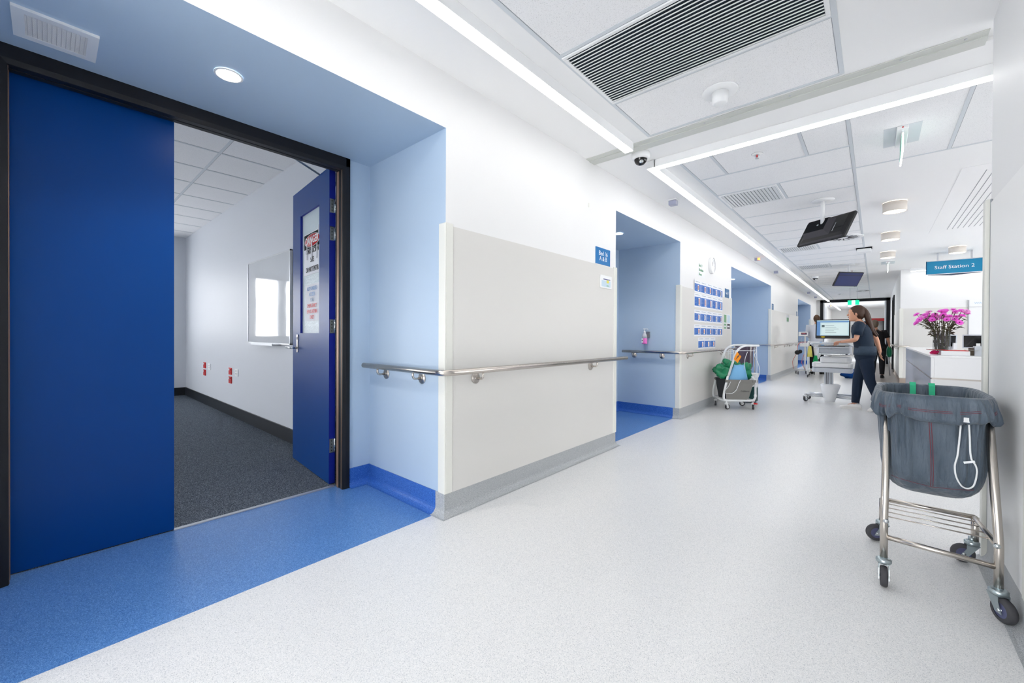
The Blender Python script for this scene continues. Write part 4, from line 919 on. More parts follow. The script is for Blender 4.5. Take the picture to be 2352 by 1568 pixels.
def ring(z, sa, sb, fold=0., zf=0., e=5.0, dx=0, dy=0, zfun=None):
    out = []
    for k in range(NB):
        th = 2*pi*k/NB; x, y = sup(th, ha*sa, hb*sb, e); q = bagrad(th, z, fold)
        zz = z+zf*(math.sin(7*th+2)+.6*math.sin(13*th)+noise.noise(Vector((4*math.cos(th), 4*math.sin(th), 7)))*1.2)
        out.append((cx+dx+x*q, cy+dy+y*q, zz))
    return out
m = MB()
rings = [ring(.50, .3, .3, .03), ring(.52, .82, .84, .03), ring(.65, .88, .90, .02), ring(.80, .90, .93, .03), ring(.858, .915, .945, .012), ring(.882, .93, .955, .006), ring(.893, .985, .99, .006), ring(.890, 1.045, 1.03, .008), ring(.872, 1.085, 1.05, .012, .001), ring(.848, 1.10, 1.06, .032, .003), ring(.825, 1.12, 1.070, .05, .006), ring(.803, 1.125, 1.076, .065, .010), ring(.790, 1.09, 1.055, .06, .011), ring(.785, 1.05, 1.035, .03, .010), ring(.80, 1.00, 1.0, .012)]
m.loft(rings, 'bag_grey', True, True); m.build('bag_collar', SK)
m = MB(); rings = [ring(.82, .985, .985, .006)]
for z, sa, sb in ((.80, .985, .985), (.76, .97, .98), (.72, .96, .975), (.68, .955, .97), (.64, .955, .965), (.60, .95, .96), (.56, .94, .95), (.53, .92, .93), (.50, .885, .89), (.475, .84, .83), (.452, .76, .745), (.434, .66, .64), (.419, .54, .51), (.408, .40, .37), (.401, .24, .22), (.398, .08, .08)): rings.append(ring(z, sa, sb, .018+.055*max(0, (z-.5)/.3) if z > .47 else .012))
m.loft(rings, 'bag_grey', True, True); m.build('bag', SK)
def onbag(x, z, out=.004):      # near face of the bag at a given x and height
    tab = [(.84, .99), (.80, .985), (.72, .975), (.60, .96), (.56, .95), (.53, .93), (.50, .89), (.475, .83), (.452, .745), (.434, .64), (.419, .51), (.40, .22)]
    sb = .985
    for (z1, s1), (z0, s0) in zip(tab, tab[1:]):
        if z0 <= z <= z1: sb = s0+(s1-s0)*(z-z0)/(z1-z0)
    u = min(.97, abs(x-cx)/(ha*min(sb, .95))); return (x, cy-hb*sb*(1-u**5)**(1/5)*1.012-out, z)
for dx in (-.0035, .0035):
    m = MB(); m.tube([onbag(.180+dx+.012*math.sin((.81-z)*5), z, .002) for z in [.81-.033*k for k in range(10)]+[.485]], .0011, 'seam_red', 5); m.build('stitching', SK)
m = MB(); m.tube([onbag(cx-.15+.03*k, .50-.02*(1-abs(k-5)/5), .0015) for k in range(11)], .0009, 'seam_red', 5); m.build('stitching', SK)
for z_, s_ in ((.835, 1.062), (.828, 1.066)):
    m = MB(); m.tube([(cx+sup(th, ha*s_*1.03, hb*s_, EX)[0]*1.0, cy+sup(th, ha*s_*1.03, hb*s_, EX)[1]-.002, z_+.006*math.sin(9*th)) for th in [pi+.15+(pi-.3)*k/40 for k in range(41)]], .0009, 'seam_red', 5); m.build('stitching', SK)
for xa, xb in ((.142, .166), (.215, .239)):
    m = MB(); P_ = [(cy+hb*f_-d_, z_) for f_, d_, z_ in ((.93, .009, .80), (.945, .009, .858), (.955, .008, .886), (.985, .003, .902), (1.03, -.002, .900), (1.06, -.006, .876))]
    m.add([q for y_, z_ in P_ for q in ((xa, y_, z_), (xb, y_, z_))], [(2*i, 2*i+1, 2*i+3, 2*i+2) for i in range(5)], 'tab_green'); m.build('green_tab', SK)
cordp = [(.275, .795), (.270, .70), (.266, .64), (.258, .60), (.260, .565), (.268, .535), (.282, .508), (.300, .500), (.316, .515), (.322, .55), (.325, .59), (.318, .615), (.308, .628), (.303, .66), (.301, .72), (.297, .795)]
m = MB(); m.tube(arc_path([onbag(x, z, .004) for x, z in cordp], .012, 3), .0032, 'cord_white', 8); dc = m.build('drawstring', SK)
m = MB(); a = onbag(.286, .80, .009); m.cbox(a, (.036, .006, .020), 'cord_white'); m.build('cord_clip', dc); m = MB(); X = Matrix.Translation(onbag(.300, .622, .008)) @ Matrix.Rotation(math.radians(25), 4, 'Y') ; m.cbox((0, 0, 0), (.034, .002, .009), 'cord_white', X @ Matrix.Rotation(math.radians(-45), 4, 'Y')); m.build('cord_tail', dc)

# ================================================================ white patient-washing trolley by the left wall
mat('enamel_white', srgb(238, 240, 241), .3); mat('fabric_grey', srgb(136, 134, 130), .7); mat('fabric_dark', srgb(52, 56, 62), .7); mat('plastic_green', srgb(14, 132, 88), .35, spec=.6); mat('plastic_teal', srgb(18, 72, 72), .5); mat('plastic_blue', srgb(130, 192, 238), .4); mat('tag_orange', srgb(252, 155, 20), .5)
TX = Matrix.Translation((-1.747, 7.02, 0)) @ Matrix.Rotation(math.radians(40), 4, 'Z')
T = lambda s, t_, z: TX @ Vector((s, t_, z))
TR = thing('linen_trolley', 'white tube trolley with grey fabric sling loaded with green and blue bags', 'trolley', (-1.72, 7.29, 0))
for t_ in (0, .36):
    pth = [T(.20, t_, .52), T(.36, t_, .52), T(.455, t_, .44), T(.455, t_, .14), T(-.035, t_, .14), T(-.03, t_, .22), T(.02, t_, .48), T(.17, t_, .965), T(.28, t_, 1.0), T(.50, t_, 1.0)]
    m = MB(); m.tube(arc_path([T(.40, t_, .52), T(.455, t_, .46), T(.455, t_, .14), T(-.035, t_, .14), T(-.03, t_, .26), T(.03, t_, .52)], .075, 5), .0165, 'enamel_white', 12); m.build('side_loop', TR)
    m = MB(); m.tube(arc_path([T(.03, t_, .50), T(.185, t_, 1.0), T(.50, t_, 1.0)], .16, 7), .0165, 'enamel_white', 12); m.build('handle', TR)
for s_, z_ in ((.50, 1.0), (-.02, .14), (.44, .14)):
    m = MB(); m.cyl(T(s_, 0, z_), T(s_, .36, z_), .014, 'enamel_white', 12); m.build('crossbar', TR)
for s_, t_, yw in ((.01, 0, 60), (.42, 0, 95), (.01, .36, 110), (.42, .36, 20)): p_ = T(s_, t_, 0); caster(TR, p_.x, p_.y, .122, .042, .024, math.radians(yw), 'enamel_white', 'rubber', 'plastic_white', .02)
m = MB(); p_ = T(.44, -.035, .10); m.cbox(p_, (.05, .03, .02), 'red'); m.build('brake_pedal', TR)
def panel(m, pts, mt, th=.004):
    P = [Vector(p) for p in pts]; n = (P[1]-P[0]).cross(P[2]-P[0]).normalized()*th; k = len(P)
    m.add([p for p in P]+[p+n for p in P], [tuple(range(k)), tuple(range(k, 2*k))[::-1]]+[(i, (i+1) % k, k+(i+1) % k, k+i) for i in range(k)], mt)
m = MB(); panel(m, [T(-.01, -.006, .47), T(-.01, -.006, .425), T(.005, .0, .16), T(.345, .0, .16), T(.41, -.002, .38), T(.47, -.006, .42), T(.47, -.006, .465)], 'fabric_grey')
panel(m, [T(0, .36, .47), T(.06, .34, .15), T(.33, .34, .15), T(.46, .36, .465)], 'fabric_grey'); panel(m, [T(.0, 0, .47), T(.05, .02, .15), T(.05, .34, .15), T(.0, .36, .47)], 'fabric_dark'); panel(m, [T(.33, .02, .15), T(.44, 0, .44), T(.44, .36, .44), T(.33, .34, .15)], 'fabric_dark'); panel(m, [T(.05, .02, .15), T(.33, .02, .15), T(.33, .34, .15), T(.05, .34, .15)], 'fabric_dark')
m.build('sling', TR)
text('Coldberry', .032, 'charcoal', TR, frame(tuple(T(.29, -.012, .29)), (math.cos(math.radians(40)), math.sin(math.radians(40)), 0), (0, 0, 1)))
for (a, b) in ((-.005, .06), (.40, .475)):
    for t_ in (0, .36):
        m = MB(); zc = .445; q = T((a+b)/2, t_, zc); m.tube([T(a, t_-.006, zc+.02), T(a, t_-.006, zc-.02)], .0, 'fabric_dark', 4) if False else m.box((a, t_-.021, zc-.02), (b, t_+.021, zc+.02), 'fabric_grey', TX); m.build('strap', TR, bevel=.004)
def lump(mt, c, r, seed, amp=.05, n=18):
    m = MB(); m.ball(c, r, mt, n, noise_amp=amp, seed=seed); return m
gb = thing('green_bag', 'crumpled glossy green plastic bag heaped in the grey sling', 'bag', tuple(T(.2, .2, .45)))
for k, (s_, t_, z_, r_) in enumerate([(.05, .22, .60, (.12, .12, .085)), (.20, .22, .67, (.12, .11, .085)), (.36, .16, .60, (.105, .09, .11)), (.17, .24, .55, (.14, .10, .10)), (.0, .14, .56, (.09, .07, .06))]): lump('plastic_green', tuple(T(s_, t_, z_)), r_, k*3, .075).build('bag_fold', gb)
m = MB(); rings = []
bb = thing('blue_bag', 'light blue soft bag in front of the green bag in the sling', 'bag', tuple(T(.2, .05, .38)))
for z_, h0, h1, d_ in ((.36, .05, .34, .05), (.48, .06, .37, .055), (.56, .10, .36, .05), (.64, .15, .34, .032), (.69, .16, .33, .012)):
    rings.append([tuple(T((h0+h1)/2+(h1-h0)/2*math.cos(q)*(1+.05*math.sin(5*q+z_*20)), .075+d_*math.sin(q)*(1+.12*math.sin(4*q)), z_+.012*math.sin(3*q+z_*9))) for q in [2*pi*k/32 for k in range(32)]])
m.loft(rings, 'plastic_blue'); m.build('bag_body', bb)
m = MB(); panel(m, [T(.10, -.035, .79), T(.16, -.035, .73), T(.215, -.035, .83), T(.15, -.035, .905)], 'tag_orange', .003); tg = m.build('tag', TR, label='orange warning tag')
m = MB()
for k in range(3): a = .02*k; panel(m, [T(.127+a, -.0385, .785+a*.9), T(.131+a, -.0385, .78+a*.9), T(.165+a*.9, -.0385, .84+a), T(.16+a*.9, -.0385, .845+a)], 'charcoal', .001)
m.build('tag_print', tg)
for pts in ([T(.03, .34, .90), T(.10, .3, .86), T(.14, .28, .78), T(.15, .26, .66)], [T(.02, .1, .90), T(.2, .02, .92), T(.42, -.01, .92), T(.46, -.01, .94)], [T(.46, -.012, 1.0), T(.46, -.012, .90), T(.42, -.01, .86), T(.48, -.012, .75), T(.52, -.01, .62), T(.50, .0, .50), T(.44, .01, .47)],
            [T(.455, -.02, .98), T(.46, -.03, .70), T(.45, -.035, .40), T(.43, -.04, .25)], [T(.34, .02, .90), T(.30, .02, .80), T(.29, .02, .62)], [T(.10, -.03, .80), T(.07, -.03, .70), T(.05, -.03, .55)],
            [T(.06, -.03, .44), T(.02, -.04, .36), T(-.06, -.03, .27), T(.06, -.04, .245), T(.15, -.03, .30), T(.18, -.03, .40), T(.21, -.03, .46)]):
    m = MB(); m.tube(arc_path(pts, .05, 3), .0045, 'cord_white', 6); m.build('white_cord', TR)
m = MB(); m.ball(tuple(T(.43, -.045, .225)), (.022, .022, .03), 'plastic_white', 8); m.build('plug', TR)
m = MB(); m.tube(arc_path([T(.18, .3, .60), T(.18, .3, .93), T(.26, .3, .93), T(.26, .3, .62)], .02, 3), .006, 'enamel_white', 6); m.tube([T(.18, .3, .86), T(.26, .3, .86)], .004, 'enamel_white', 6); m.build('wire_frame', TR)
# bin with white liner
t = thing('waste_bin', 'dark green bin with a white liner behind the trolley', 'bin', (-1.64, 8.1, 0)); m = MB()
m.rbox((-1.76, 7.98, .02), (-1.53, 8.25, .30), .04, 'plastic_teal'); m.build('body', t, bevel=.01)
m = MB(); rings = []
for z_, g in ((.26, .0), (.30, .012), (.42, .006), (.47, .016), (.50, .022), (.49, .0), (.40, -.02)): rings.append([(-1.645+(.115+g)*sup(q, 1, 1, 4)[0]*(1+.03*math.sin(9*q+z_*30)), 8.115+(.135+g)*sup(q, 1, 1, 4)[1], z_) for q in [2*pi*k/40 for k in range(40)]])
m.loft(rings, 'plastic_white', True, True); m.build('liner', t)
# purple linen stand in the alcove mouth
t = thing('linen_stand', 'dull purple fabric sack hanging on a rail stand behind the trolley', 'linen stand', (-1.9, 8.95, 0)); m = MB(); rings = []
mat('fabric_purple', srgb(96, 84, 100), .8)
for z_, g in ((.95, 1), (.93, 1.05), (.88, .98), (.75, .97), (.65, .98), (.56, .95), (.51, .8), (.49, .4)): rings.append([(-1.90+.135*g*sup(q, 1, 1, 4)[0]*(1+.02*math.sin(14*q)), 8.95+.16*g*sup(q, 1, 1, 4)[1]*(1+.05*math.sin(14*q+1)), z_) for q in [2*pi*k/56 for k in range(56)]])
m.loft(rings, 'fabric_purple', True, True); m.build('sack', t)
for x in (-2.04, -1.76):
    m = MB(); m.tube(arc_path([(x, 8.78, .03), (x, 8.78, .95), (x, 9.12, .95), (x, 9.12, .03)], .03, 3), .010, 'steel', 8); m.build('frame', t)
m = MB(); m.box((-2.05, 8.77, .22), (-1.75, 9.13, .235), 'steel'); m.build('base_shelf', t)
for x in (-2.04, -1.76):
    for y in (8.78, 9.12): m = MB(); m.cyl((x-.01, y, .03), (x+.01, y, .03), .03, 'rubber', 12); m.build('wheel', t)

# ================================================================ computer workstation on wheels
mat('screen_ui', srgb(150, 175, 182), .2, emit=srgb(185, 212, 218), es=.30); mat('ui_bar', srgb(90, 130, 180), .2, emit=srgb(90, 130, 180), es=.25); mat('ui_panel', srgb(170, 188, 190), .2, emit=srgb(215, 232, 230), es=.33); mat('ui_dark', srgb(90, 110, 115), .2); mat('sticker_yellow', srgb(240, 205, 20), .4)
WX, WY = -.56, 9.0
W = thing('computer_trolley', 'white wheeled computer workstation with a lit screen being pushed', 'workstation', (WX, WY, 0))
X = Matrix.Translation((-.555, 8.93, 1.28)) @ Matrix.Rotation(math.radians(0), 4, 'Z') @ Matrix.Rotation(math.radians(-10), 4, 'X') @ Matrix.Rotation(pi/2, 4, 'X')
m = MB(); m.rbox((-.235, -.165, -.03), (.235, .165, .0), .012, 'black', X); mo = m.build('monitor', W)
m = MB(); m.box((-.218, -.118, 0), (.218, .150, .0015), 'screen_ui', X); m.box((-.218, .115, .0015), (.218, .135, .002), 'ui_bar', X); m.box((-.218, -.118, .0015), (-.17, .115, .002), 'ui_bar', X); m.box((-.155, -.105, .0015), (.205, .10, .002), 'ui_panel', X)
for k in range(5): m.box((-.10, .055-.03*k, .002), (.02+.03*(k % 3), .06-.03*k, .0024), 'ui_dark', X)
m.box((-.15, .03, .002), (-.11, .07, .0024), 'ui_dark', X); m.build('screen', mo)
m = MB(); m.lathe([(.03, 0), (.03, .002)], 'sticker_yellow', (-.13, -.142, .0), 20, X, sy=.35); m.build('sticker', mo)
m = MB(); m.rbox((-.86, 8.80, 1.005), (-.25, 9.22, 1.035), .05, 'plastic_white'); m.build('work_surface', W, bevel=.008)
m = MB(); m.rbox((-.80, 8.74, .955), (-.30, 8.98, .975), .04, 'plastic_grey'); m.box((-.74, 8.77, .976), (-.38, 8.90, .985), 'black'); m.build('keyboard_tray', W)
m = MB(); m.tube(arc_path([(-.80, 8.80, .98), (-.84, 8.66, 1.03), (-.36, 8.62, 1.04), (-.27, 8.80, .98)], .07, 5), .014, 'plastic_grey', 10); m.build('push_handle', W)
m = MB(); m.rbox((-.76, 8.84, .84), (-.30, 9.18, .99), .05, 'plastic_grey'); m.build('equipment_housing', W, bevel=.01)
m = MB(); m.tube(arc_path([(-.72, 8.83, .86), (-.70, 8.76, .85), (-.34, 8.76, .85), (-.32, 8.83, .86)], .04, 3), .014, 'chrome', 8); m.build('front_handle', W)
m = MB(); m.rbox((-.72, 8.82, .70), (-.30, 9.16, .80), .06, 'plastic_white'); m.build('upper_basin', W, bevel=.02)
for k, z in enumerate((.535, .62)):
    m = MB(); m.rbox((-.83, 8.80, z), (-.28, 9.20, z+.078), .06, 'plastic_grey' if k == 0 else 'plastic_white'); m.build('drawer', W, bevel=.012)
m = MB(); m.box((-.665, 8.95, .28), (-.545, 9.05, .54), 'plastic_grey')
for x in (-.64, -.615, -.575): m.box((x, 8.947, .30), (x+.008, 8.951, .54), 'charcoal')
m.build('lift_column', W)
m = MB(); rings = []
for z_, x0, x1, d_ in ((.02, -.66, -.52, .07), (.08, -.68, -.50, .09), (.18, -.70, -.48, .11), (.27, -.715, -.45, .12), (.31, -.72, -.44, .125), (.325, -.70, -.46, .10)): rings.append([((x0+x1)/2+(x1-x0)/2*math.cos(q), 9.0-.02+d_*math.sin(q), z_) for q in [2*pi*k/28 for k in range(28)]])
m.loft(rings, 'plastic_white'); m.build('base_cover', W)
for k, (x, y) in enumerate(((-.93, 8.88), (-.90, 9.24), (-.22, 8.86), (-.24, 9.26))):
    m = MB(); m.tube([(-.58, 9.0, .15), (x, y, .125)], .014, 'alu', 8); m.tube([(-.58, 9.0, .10), (x, y, .105)], .010, 'alu', 8); m.build('base_leg', W)
    caster(W, x, y, .13, .05, .03, math.radians(60+70*k), 'plastic_white', 'rubber', 'plastic_grey', .02)

# ================================================================ observations machine and the supply stand
V = thing('vital_signs_monitor', 'patient observations monitor on a five-wheeled pole in the far corridor', 'medical monitor', (-1.62, 15.2, 0))
X = Matrix.Translation((-1.64, 15.1, 1.22)) @ Matrix.Rotation(math.radians(8), 4, 'Z'); m = MB(); m.box((-.115, -.05, -.065), (.115, .06, .065), 'plastic_white', X); h_ = m.build('display_case', V, bevel=.012)
m = MB(); m.box((-.05, -.054, -.02), (.09, -.05, .04), 'screen_navy_band', X); m.box((-.04, -.0555, .0), (.08, -.054, .008), 'pic4', X); m.box((-.04, -.0555, .018), (.05, -.054, .026), 'pic2', X); m.build('display', h_)
m = MB(); m.cyl((-1.60, 15.2, .10), (-1.60, 15.2, 1.16), .022, 'plastic_white', 14); m.build('pole', V)
m = MB(); m.rbox((-1.72, 15.08, .84), (-1.50, 15.3, .95), .03, 'plastic_white'); m.build('basket', V)
for k in range(5):
    a = 2*pi*k/5+.3; x, y = -1.60+.24*math.cos(a), 15.2+.24*math.sin(a); m = MB(); m.tube([(-1.60, 15.2, .12), (x, y, .10)], .014, 'plastic_white', 8); m.build('base_leg', V)
    m = MB(); m.cyl((x-.012, y, .045), (x+.012, y, .045), .045, 'rubber', 14); w_ = m.build('wheel', V); m = MB(); m.cyl((x-.014, y, .045), (x+.014, y, .045), .02, 'plastic_white', 10); m.build('hub', w_)
m = MB(); m.ball((-1.77, 15.05, .66), (.07, .05, .07), 'black', 10); m.ball((-1.70, 15.05, .69), (.05, .045, .06), 'black', 10); m.build('pressure_cuff', V)
for pts, mt in (([(-1.55, 15.1, .98), (-1.72, 15.05, .97), (-1.77, 15.05, .86), (-1.77, 15.05, .72)], 'red'), ([(-1.66, 15.1, 1.12), (-1.70, 15.05, 1.0), (-1.62, 15.1, .9)], 'plastic_grey'), ([(-1.80, 15.1, .62), (-1.90, 15.1, .4), (-1.88, 15.1, .16)], 'pic1'), ([(-1.62, 15.15, .6), (-1.68, 15.12, .35), (-1.58, 15.1, .14)], 'pic1')):
    m = MB(); m.tube(arc_path(pts, .06, 3), .007, mt, 6); m.build('lead', V)
S = thing('supply_stand', 'small supply stand with yellow and green cloths beside the observations monitor', 'stand', (-1.22, 14.2, 0))
mat('cloth_yellow', srgb(225, 215, 120), .8); mat('cloth_green', srgb(20, 165, 95), .7)
for x in (-1.42, -1.02):
    m = MB(); m.tube(arc_path([(x, 14.1, .05), (x, 14.1, 1.0), (x, 14.4, 1.0), (x, 14.4, .05)], .04, 3), .011, 'plastic_white', 8); m.build('frame', S)
m = MB(); m.box((-1.42, 14.1, .98), (-1.02, 14.4, 1.0), 'plastic_white'); m.box((-1.42, 14.1, .22), (-1.02, 14.4, .235), 'plastic_white'); m.build('shelf', S)
for x in (-1.42, -1.02):
    for y in (14.1, 14.4): m = MB(); m.cyl((x-.01, y, .04), (x+.01, y, .04), .04, 'rubber', 12); m.build('wheel', S)
for x, z0, z1, mt, lb in ((-1.37, .58, .88, 'cloth_yellow', 'yellow cloth hanging from the supply stand'), (-1.24, .42, .62, 'cloth_green', 'green cloth hanging low on the supply stand')):
    m = MB(); rings = [[(x-.06*w_+.12*w_*i/11, 14.06+.012*math.sin(i*1.7+z_*9), z_) for i in range(12)]+[(x-.06*w_+.12*w_*i/11, 14.07+.012*math.sin(i*1.7+z_*9), z_) for i in range(11, -1, -1)] for z_, w_ in ((z1, .5), ((z0+z1)/2, .8), (z0, 1.1))]
    m.loft(rings, mt); tag(m.build('cloth'), lb, 'cloth')
m = MB(); rings = [[(-1.20+.09*g*math.cos(q), 14.12+.05*math.sin(q), z_) for q in [2*pi*k/20 for k in range(20)]] for z_, g in ((.52, .3), (.62, .8), (.75, 1), (.9, 1.1), (.98, 1.0))]; m.loft(rings, 'clear_plastic'); m.build('clear_bag', S)
m = MB(); m.tube([(-1.14, 14.08, .99), (-1.02, 14.05, .80), (-.93, 14.05, .70)], .03, 'plastic_blue', 8); m.build('blue_hose', S)
t = thing('blue_linen_bag', 'blue linen bag on the floor beyond the computer trolley', 'bag', (-.62, 14.6, 0)); m = MB(); m.ball((-.55, 14.6, .14), (.16, .12, .14), 'door_blue', 12, noise_amp=.05, seed=4); m.build('bag_body', t)
t = thing('walking_frame', 'thin metal walking frame beside the black doorway', 'walking frame', (.25, 16.35, 0))
for y in (16.2, 16.5):
    m = MB(); m.tube(arc_path([(.14, y, .02), (.17, y, .60), (.28, y, .60), (.32, y, .02)], .04, 3), .011, 'alu', 8); m.build('side_frame', t)
m = MB(); m.cyl((.17, 16.2, .58), (.17, 16.5, .58), .011, 'alu', 8); m.cyl((.155, 16.2, .25), (.155, 16.5, .25), .011, 'alu', 8); m.build('crossbar', t)
# beyond the black screen
t = thing('notice_cabinet', 'dark glass-fronted cabinet seen through the black-framed opening', 'cabinet', (.15, 30, 1.3)); m = MB(); m.box((-.20, 29.95, 1.25), (.44, 30.05, 2.15), 'red_dark'); m.build('case', t); m = MB(); m.box((-.16, 29.94, 1.29), (.40, 29.95, 2.0), 'black_gloss'); m.build('glass_front', t)
m = MB(); m.box((-.16, 30.0, 0.0), (.40, 30.05, 1.25), 'laminate_grey'); m.build('plinth', t)

# ================================================================ people
mat('skin', srgb(214, 160, 132), .5, spec=.35); mat('hair_brown', srgb(62, 38, 26), .5); mat('hair_short', srgb(98, 72, 54), .6); mat('hair_grey', srgb(110, 95, 80), .6)
mat('scrub_navy', srgb(22, 40, 60), .8, bump=(30, .4, .01)); mat('scrub_navy_light', srgb(52, 68, 86), .8, bump=(40, .5, .01)); mat('trouser_navy', srgb(14, 34, 56), .8, bump=(25, .4, .01)); mat('shirt_white', srgb(216, 220, 232), .7, bump=(25, .4, .01)); mat('cloth_black', srgb(16, 17, 22), .8, bump=(25, .4, .01))
mat('shoe_white', srgb(232, 230, 226), .5); mat('eye_white', (.8, .8, .8, 1), .3); mat('eye_dark', (.02, .015, .01, 1), .2); mat('lip', srgb(180, 100, 92), .5)
def person(name, label, J, F, hair, top, bottom, shoe, sleeve=.55, longhair=None, scale=1., trim=None):
    F = Vector(F).normalized(); Z = Vector((0, 0, 1)); S = Z.cross(F)      # S: the person's left
    J = {k: Vector(v) for k, v in J.items()}
    root = thing(name, label, 'person', (J['pelvis'].x, J['pelvis'].y, 0))
    # one continuous body grown from a joint skeleton
    names = ['pelvis', 'waist', 'chest', 'neck', 'headb']; J['waist'] = J['pelvis'].lerp(J['chest'], .45); J['headb'] = J['head']-Z*.03-F*.01
    pts = {}; rad = {'pelvis': .12, 'waist': .105, 'chest': .115, 'neck': .050, 'headb': .055}
    edges = [('pelvis', 'waist'), ('waist', 'chest'), ('chest', 'neck'), ('neck', 'headb')]
    for s in 'LR':
        J['ua'+s] = J['sh'+s].lerp(J['el'+s], .5); J['fa'+s] = J['el'+s].lerp(J['wr'+s], .35); J['palm'+s] = J['wr'+s]+(J['hd'+s]-J['wr'+s]).normalized()*.045
        J['th'+s] = J['hip'+s].lerp(J['kn'+s], .5); J['cf'+s] = J['kn'+s].lerp(J['an'+s], .35)
        edges += [('chest', 'sh'+s), ('sh'+s, 'ua'+s), ('ua'+s, 'el'+s), ('el'+s, 'fa'+s), ('fa'+s, 'wr'+s), ('wr'+s, 'palm'+s), ('pelvis', 'hip'+s), ('hip'+s, 'th'+s), ('th'+s, 'kn'+s), ('kn'+s, 'cf'+s), ('cf'+s, 'an'+s), ('an'+s, 'toe'+s)]
        rad.update({'sh'+s: .056, 'ua'+s: .045, 'el'+s: .038, 'fa'+s: .040, 'wr'+s: .026, 'palm'+s: .030, 'hip'+s: .085, 'th'+s: .072, 'kn'+s: .052, 'cf'+s: .052, 'an'+s: .035, 'toe'+s: .028})
    order = list(dict.fromkeys([a for e in edges for a in e])); idx = {k: i for i, k in enumerate(order)}
    me = bpy.data.meshes.new('tmp'); me.from_pydata([J[k] for k in order], [(idx[a], idx[b]) for a, b in edges], [])
    o = bpy.data.objects.new('tmp', me); COL.objects.link(o); sk = o.modifiers.new('skin', 'SKIN'); o.modifiers.new('sub', 'SUBSURF').levels = 1
    for k, i in idx.items(): me.skin_vertices[0].data[i].radius = (rad[k]*scale*.92, rad[k]*scale*.92); me.skin_vertices[0].data[i].use_root = (k == 'pelvis')
    ev = o.evaluated_get(bpy.context.evaluated_depsgraph_get()); m2 = bpy.data.meshes.new_from_object(ev)
    mb = MB(); mb.add([v.co.copy() for v in m2.vertices], [tuple(p.vertices) for p in m2.polygons], 'skin', True)
    bpy.data.objects.remove(o); bpy.data.meshes.remove(me); bpy.data.meshes.remove(m2)
    # head
    HX = Matrix(((S.x, F.x, 0, J['head'].x), (S.y, F.y, 0, J['head'].y), (0, 0, 1, J['head'].z), (0, 0, 0, 1)))
    prf = [(-.115, .028, .030, .040), (-.10, .045, .050, .030), (-.07, .058, .072, .012), (-.03, .068, .086, .002), (.02, .073, .093, -.002), (.06, .072, .094, -.006), (.09, .060, .080, -.010), (.112, .036, .050, -.012), (.120, .010, .014, -.012)]
    mb.loft([[(a*math.cos(q), b*math.sin(q)+c, z) for q in [2*pi*k/24 for k in range(24)]] for z, a, b, c in prf], 'skin', True, True, X=HX)
    mb.loft([[(.010*w*math.cos(q), .085+d+.012*w*math.sin(q), z) for q in [2*pi*k/10 for k in range(10)]] for z, w, d in ((.025, .5, -.002), (.0, .8, .006), (-.02, 1.3, .014), (-.03, 1.1, .004))], 'skin', X=HX)
    for s in (-1, 1): mb.ball((s*.073, -.008, -.005), (.009, .018, .030), 'skin', 8, HX)
    # hands: palm and five separate fingers
    for s in 'LR':
        d = (J['hd'+s]-J['wr'+s]).normalized(); side = d.cross(Vector(J.get('pn'+s, Z))).normalized(); pn = side.cross(d).normalized(); b0 = J['wr'+s]+d*.055
        mb.loft([[tuple(J['wr'+s]+d*t_+side*w_*math.cos(q)+pn*h_*math.sin(q)) for q in [2*pi*k/12 for k in range(12)]] for t_, w_, h_ in ((-.01, .024, .022), (.03, .036, .016), (.07, .040, .014), (.088, .038, .011))], 'skin')
        cl = J.get('curl'+s, Vector((.5, 0, 0))).x
        for i, (off, L_) in enumerate(((-.029, .072), (-.010, .080), (.010, .075), (.028, .060))):
            p = J['wr'+s]+d*.085+side*off; P_ = [p]; dd = d.copy()
            for j in range(3): dd = (dd-pn*cl*.75).normalized(); p = p+dd*L_/3; P_.append(p)
            mb.tube([P_[0]-d*.012]+P_, .008, 'skin', 8, rr=[.008, .0085, .008, .0075, .006])
        p = J['wr'+s]+d*.03+side*.030*(-1); mb.tube([p, p-side*.022+d*.022, p-side*.026+d*.05-pn*.012, p-side*.018+d*.068-pn*.022], .009, 'skin', 8, rr=[.011, .010, .009, .007])
    mb.build('body', root)
    m = MB()
    for s in (-1, 1): m.ball((s*.030, .080, .012), (.011, .007, .006), 'eye_white', 7, HX); m.ball((s*.030, .0855, .012), (.005, .003, .005), 'eye_dark', 6, HX); m.box((s*.030-.014, .087, .026), (s*.030+.014, .091, .030), hair, HX)
    m.build('eyes', root); m = MB(); m.ball((0, .088, -.052), (.022, .008, .006), 'lip', 7, HX); m.build('mouth', root)
    # hair
    m = MB(); m.ball((0, -.021, .030), (.083, .102, .107), hair, 14, HX, noise_amp=.008, seed=3); m.ball((0, -.035, -.02), (.070, .072, .075), hair, 12, HX, noise_amp=.008, seed=9)
    if longhair:
        P_ = [Vector(p) for p in longhair]; pp = arc_path(P_, .1, 4); n_ = len(pp)
        for k in range(7):
            o_ = Vector((rgp.uniform(-.02, .02), rgp.uniform(-.035, .035), rgp.uniform(-.015, .015)))
            m.tube([p+o_*(i/n_) + Vector((0, 0, .006*math.sin(i+k))) for i, p in enumerate(pp)], .03, hair, 10, rr=[.046-.034*(i/n_)**1.1 for i in range(n_)])
    m.build('hair', root)
    # clothes
    ring_ = lambda c, a, b, n=32, w=0.: [tuple(c+S*a*math.cos(2*pi*k/n)*(1+w*math.sin(6*2*pi*k/n))+F*b*math.sin(2*pi*k/n)*(1+w*math.sin(5*2*pi*k/n+1))) for k in range(n)]
    pe, ch, ne = J['pelvis'], J['chest'], J['neck']; sw = (J['shL']-J['shR']).length/2
    if abs((J['shL']-J['shR']).normalized().dot(S)) < .97: S2 = (J['shL']-J['shR']).normalized()
    m = MB()
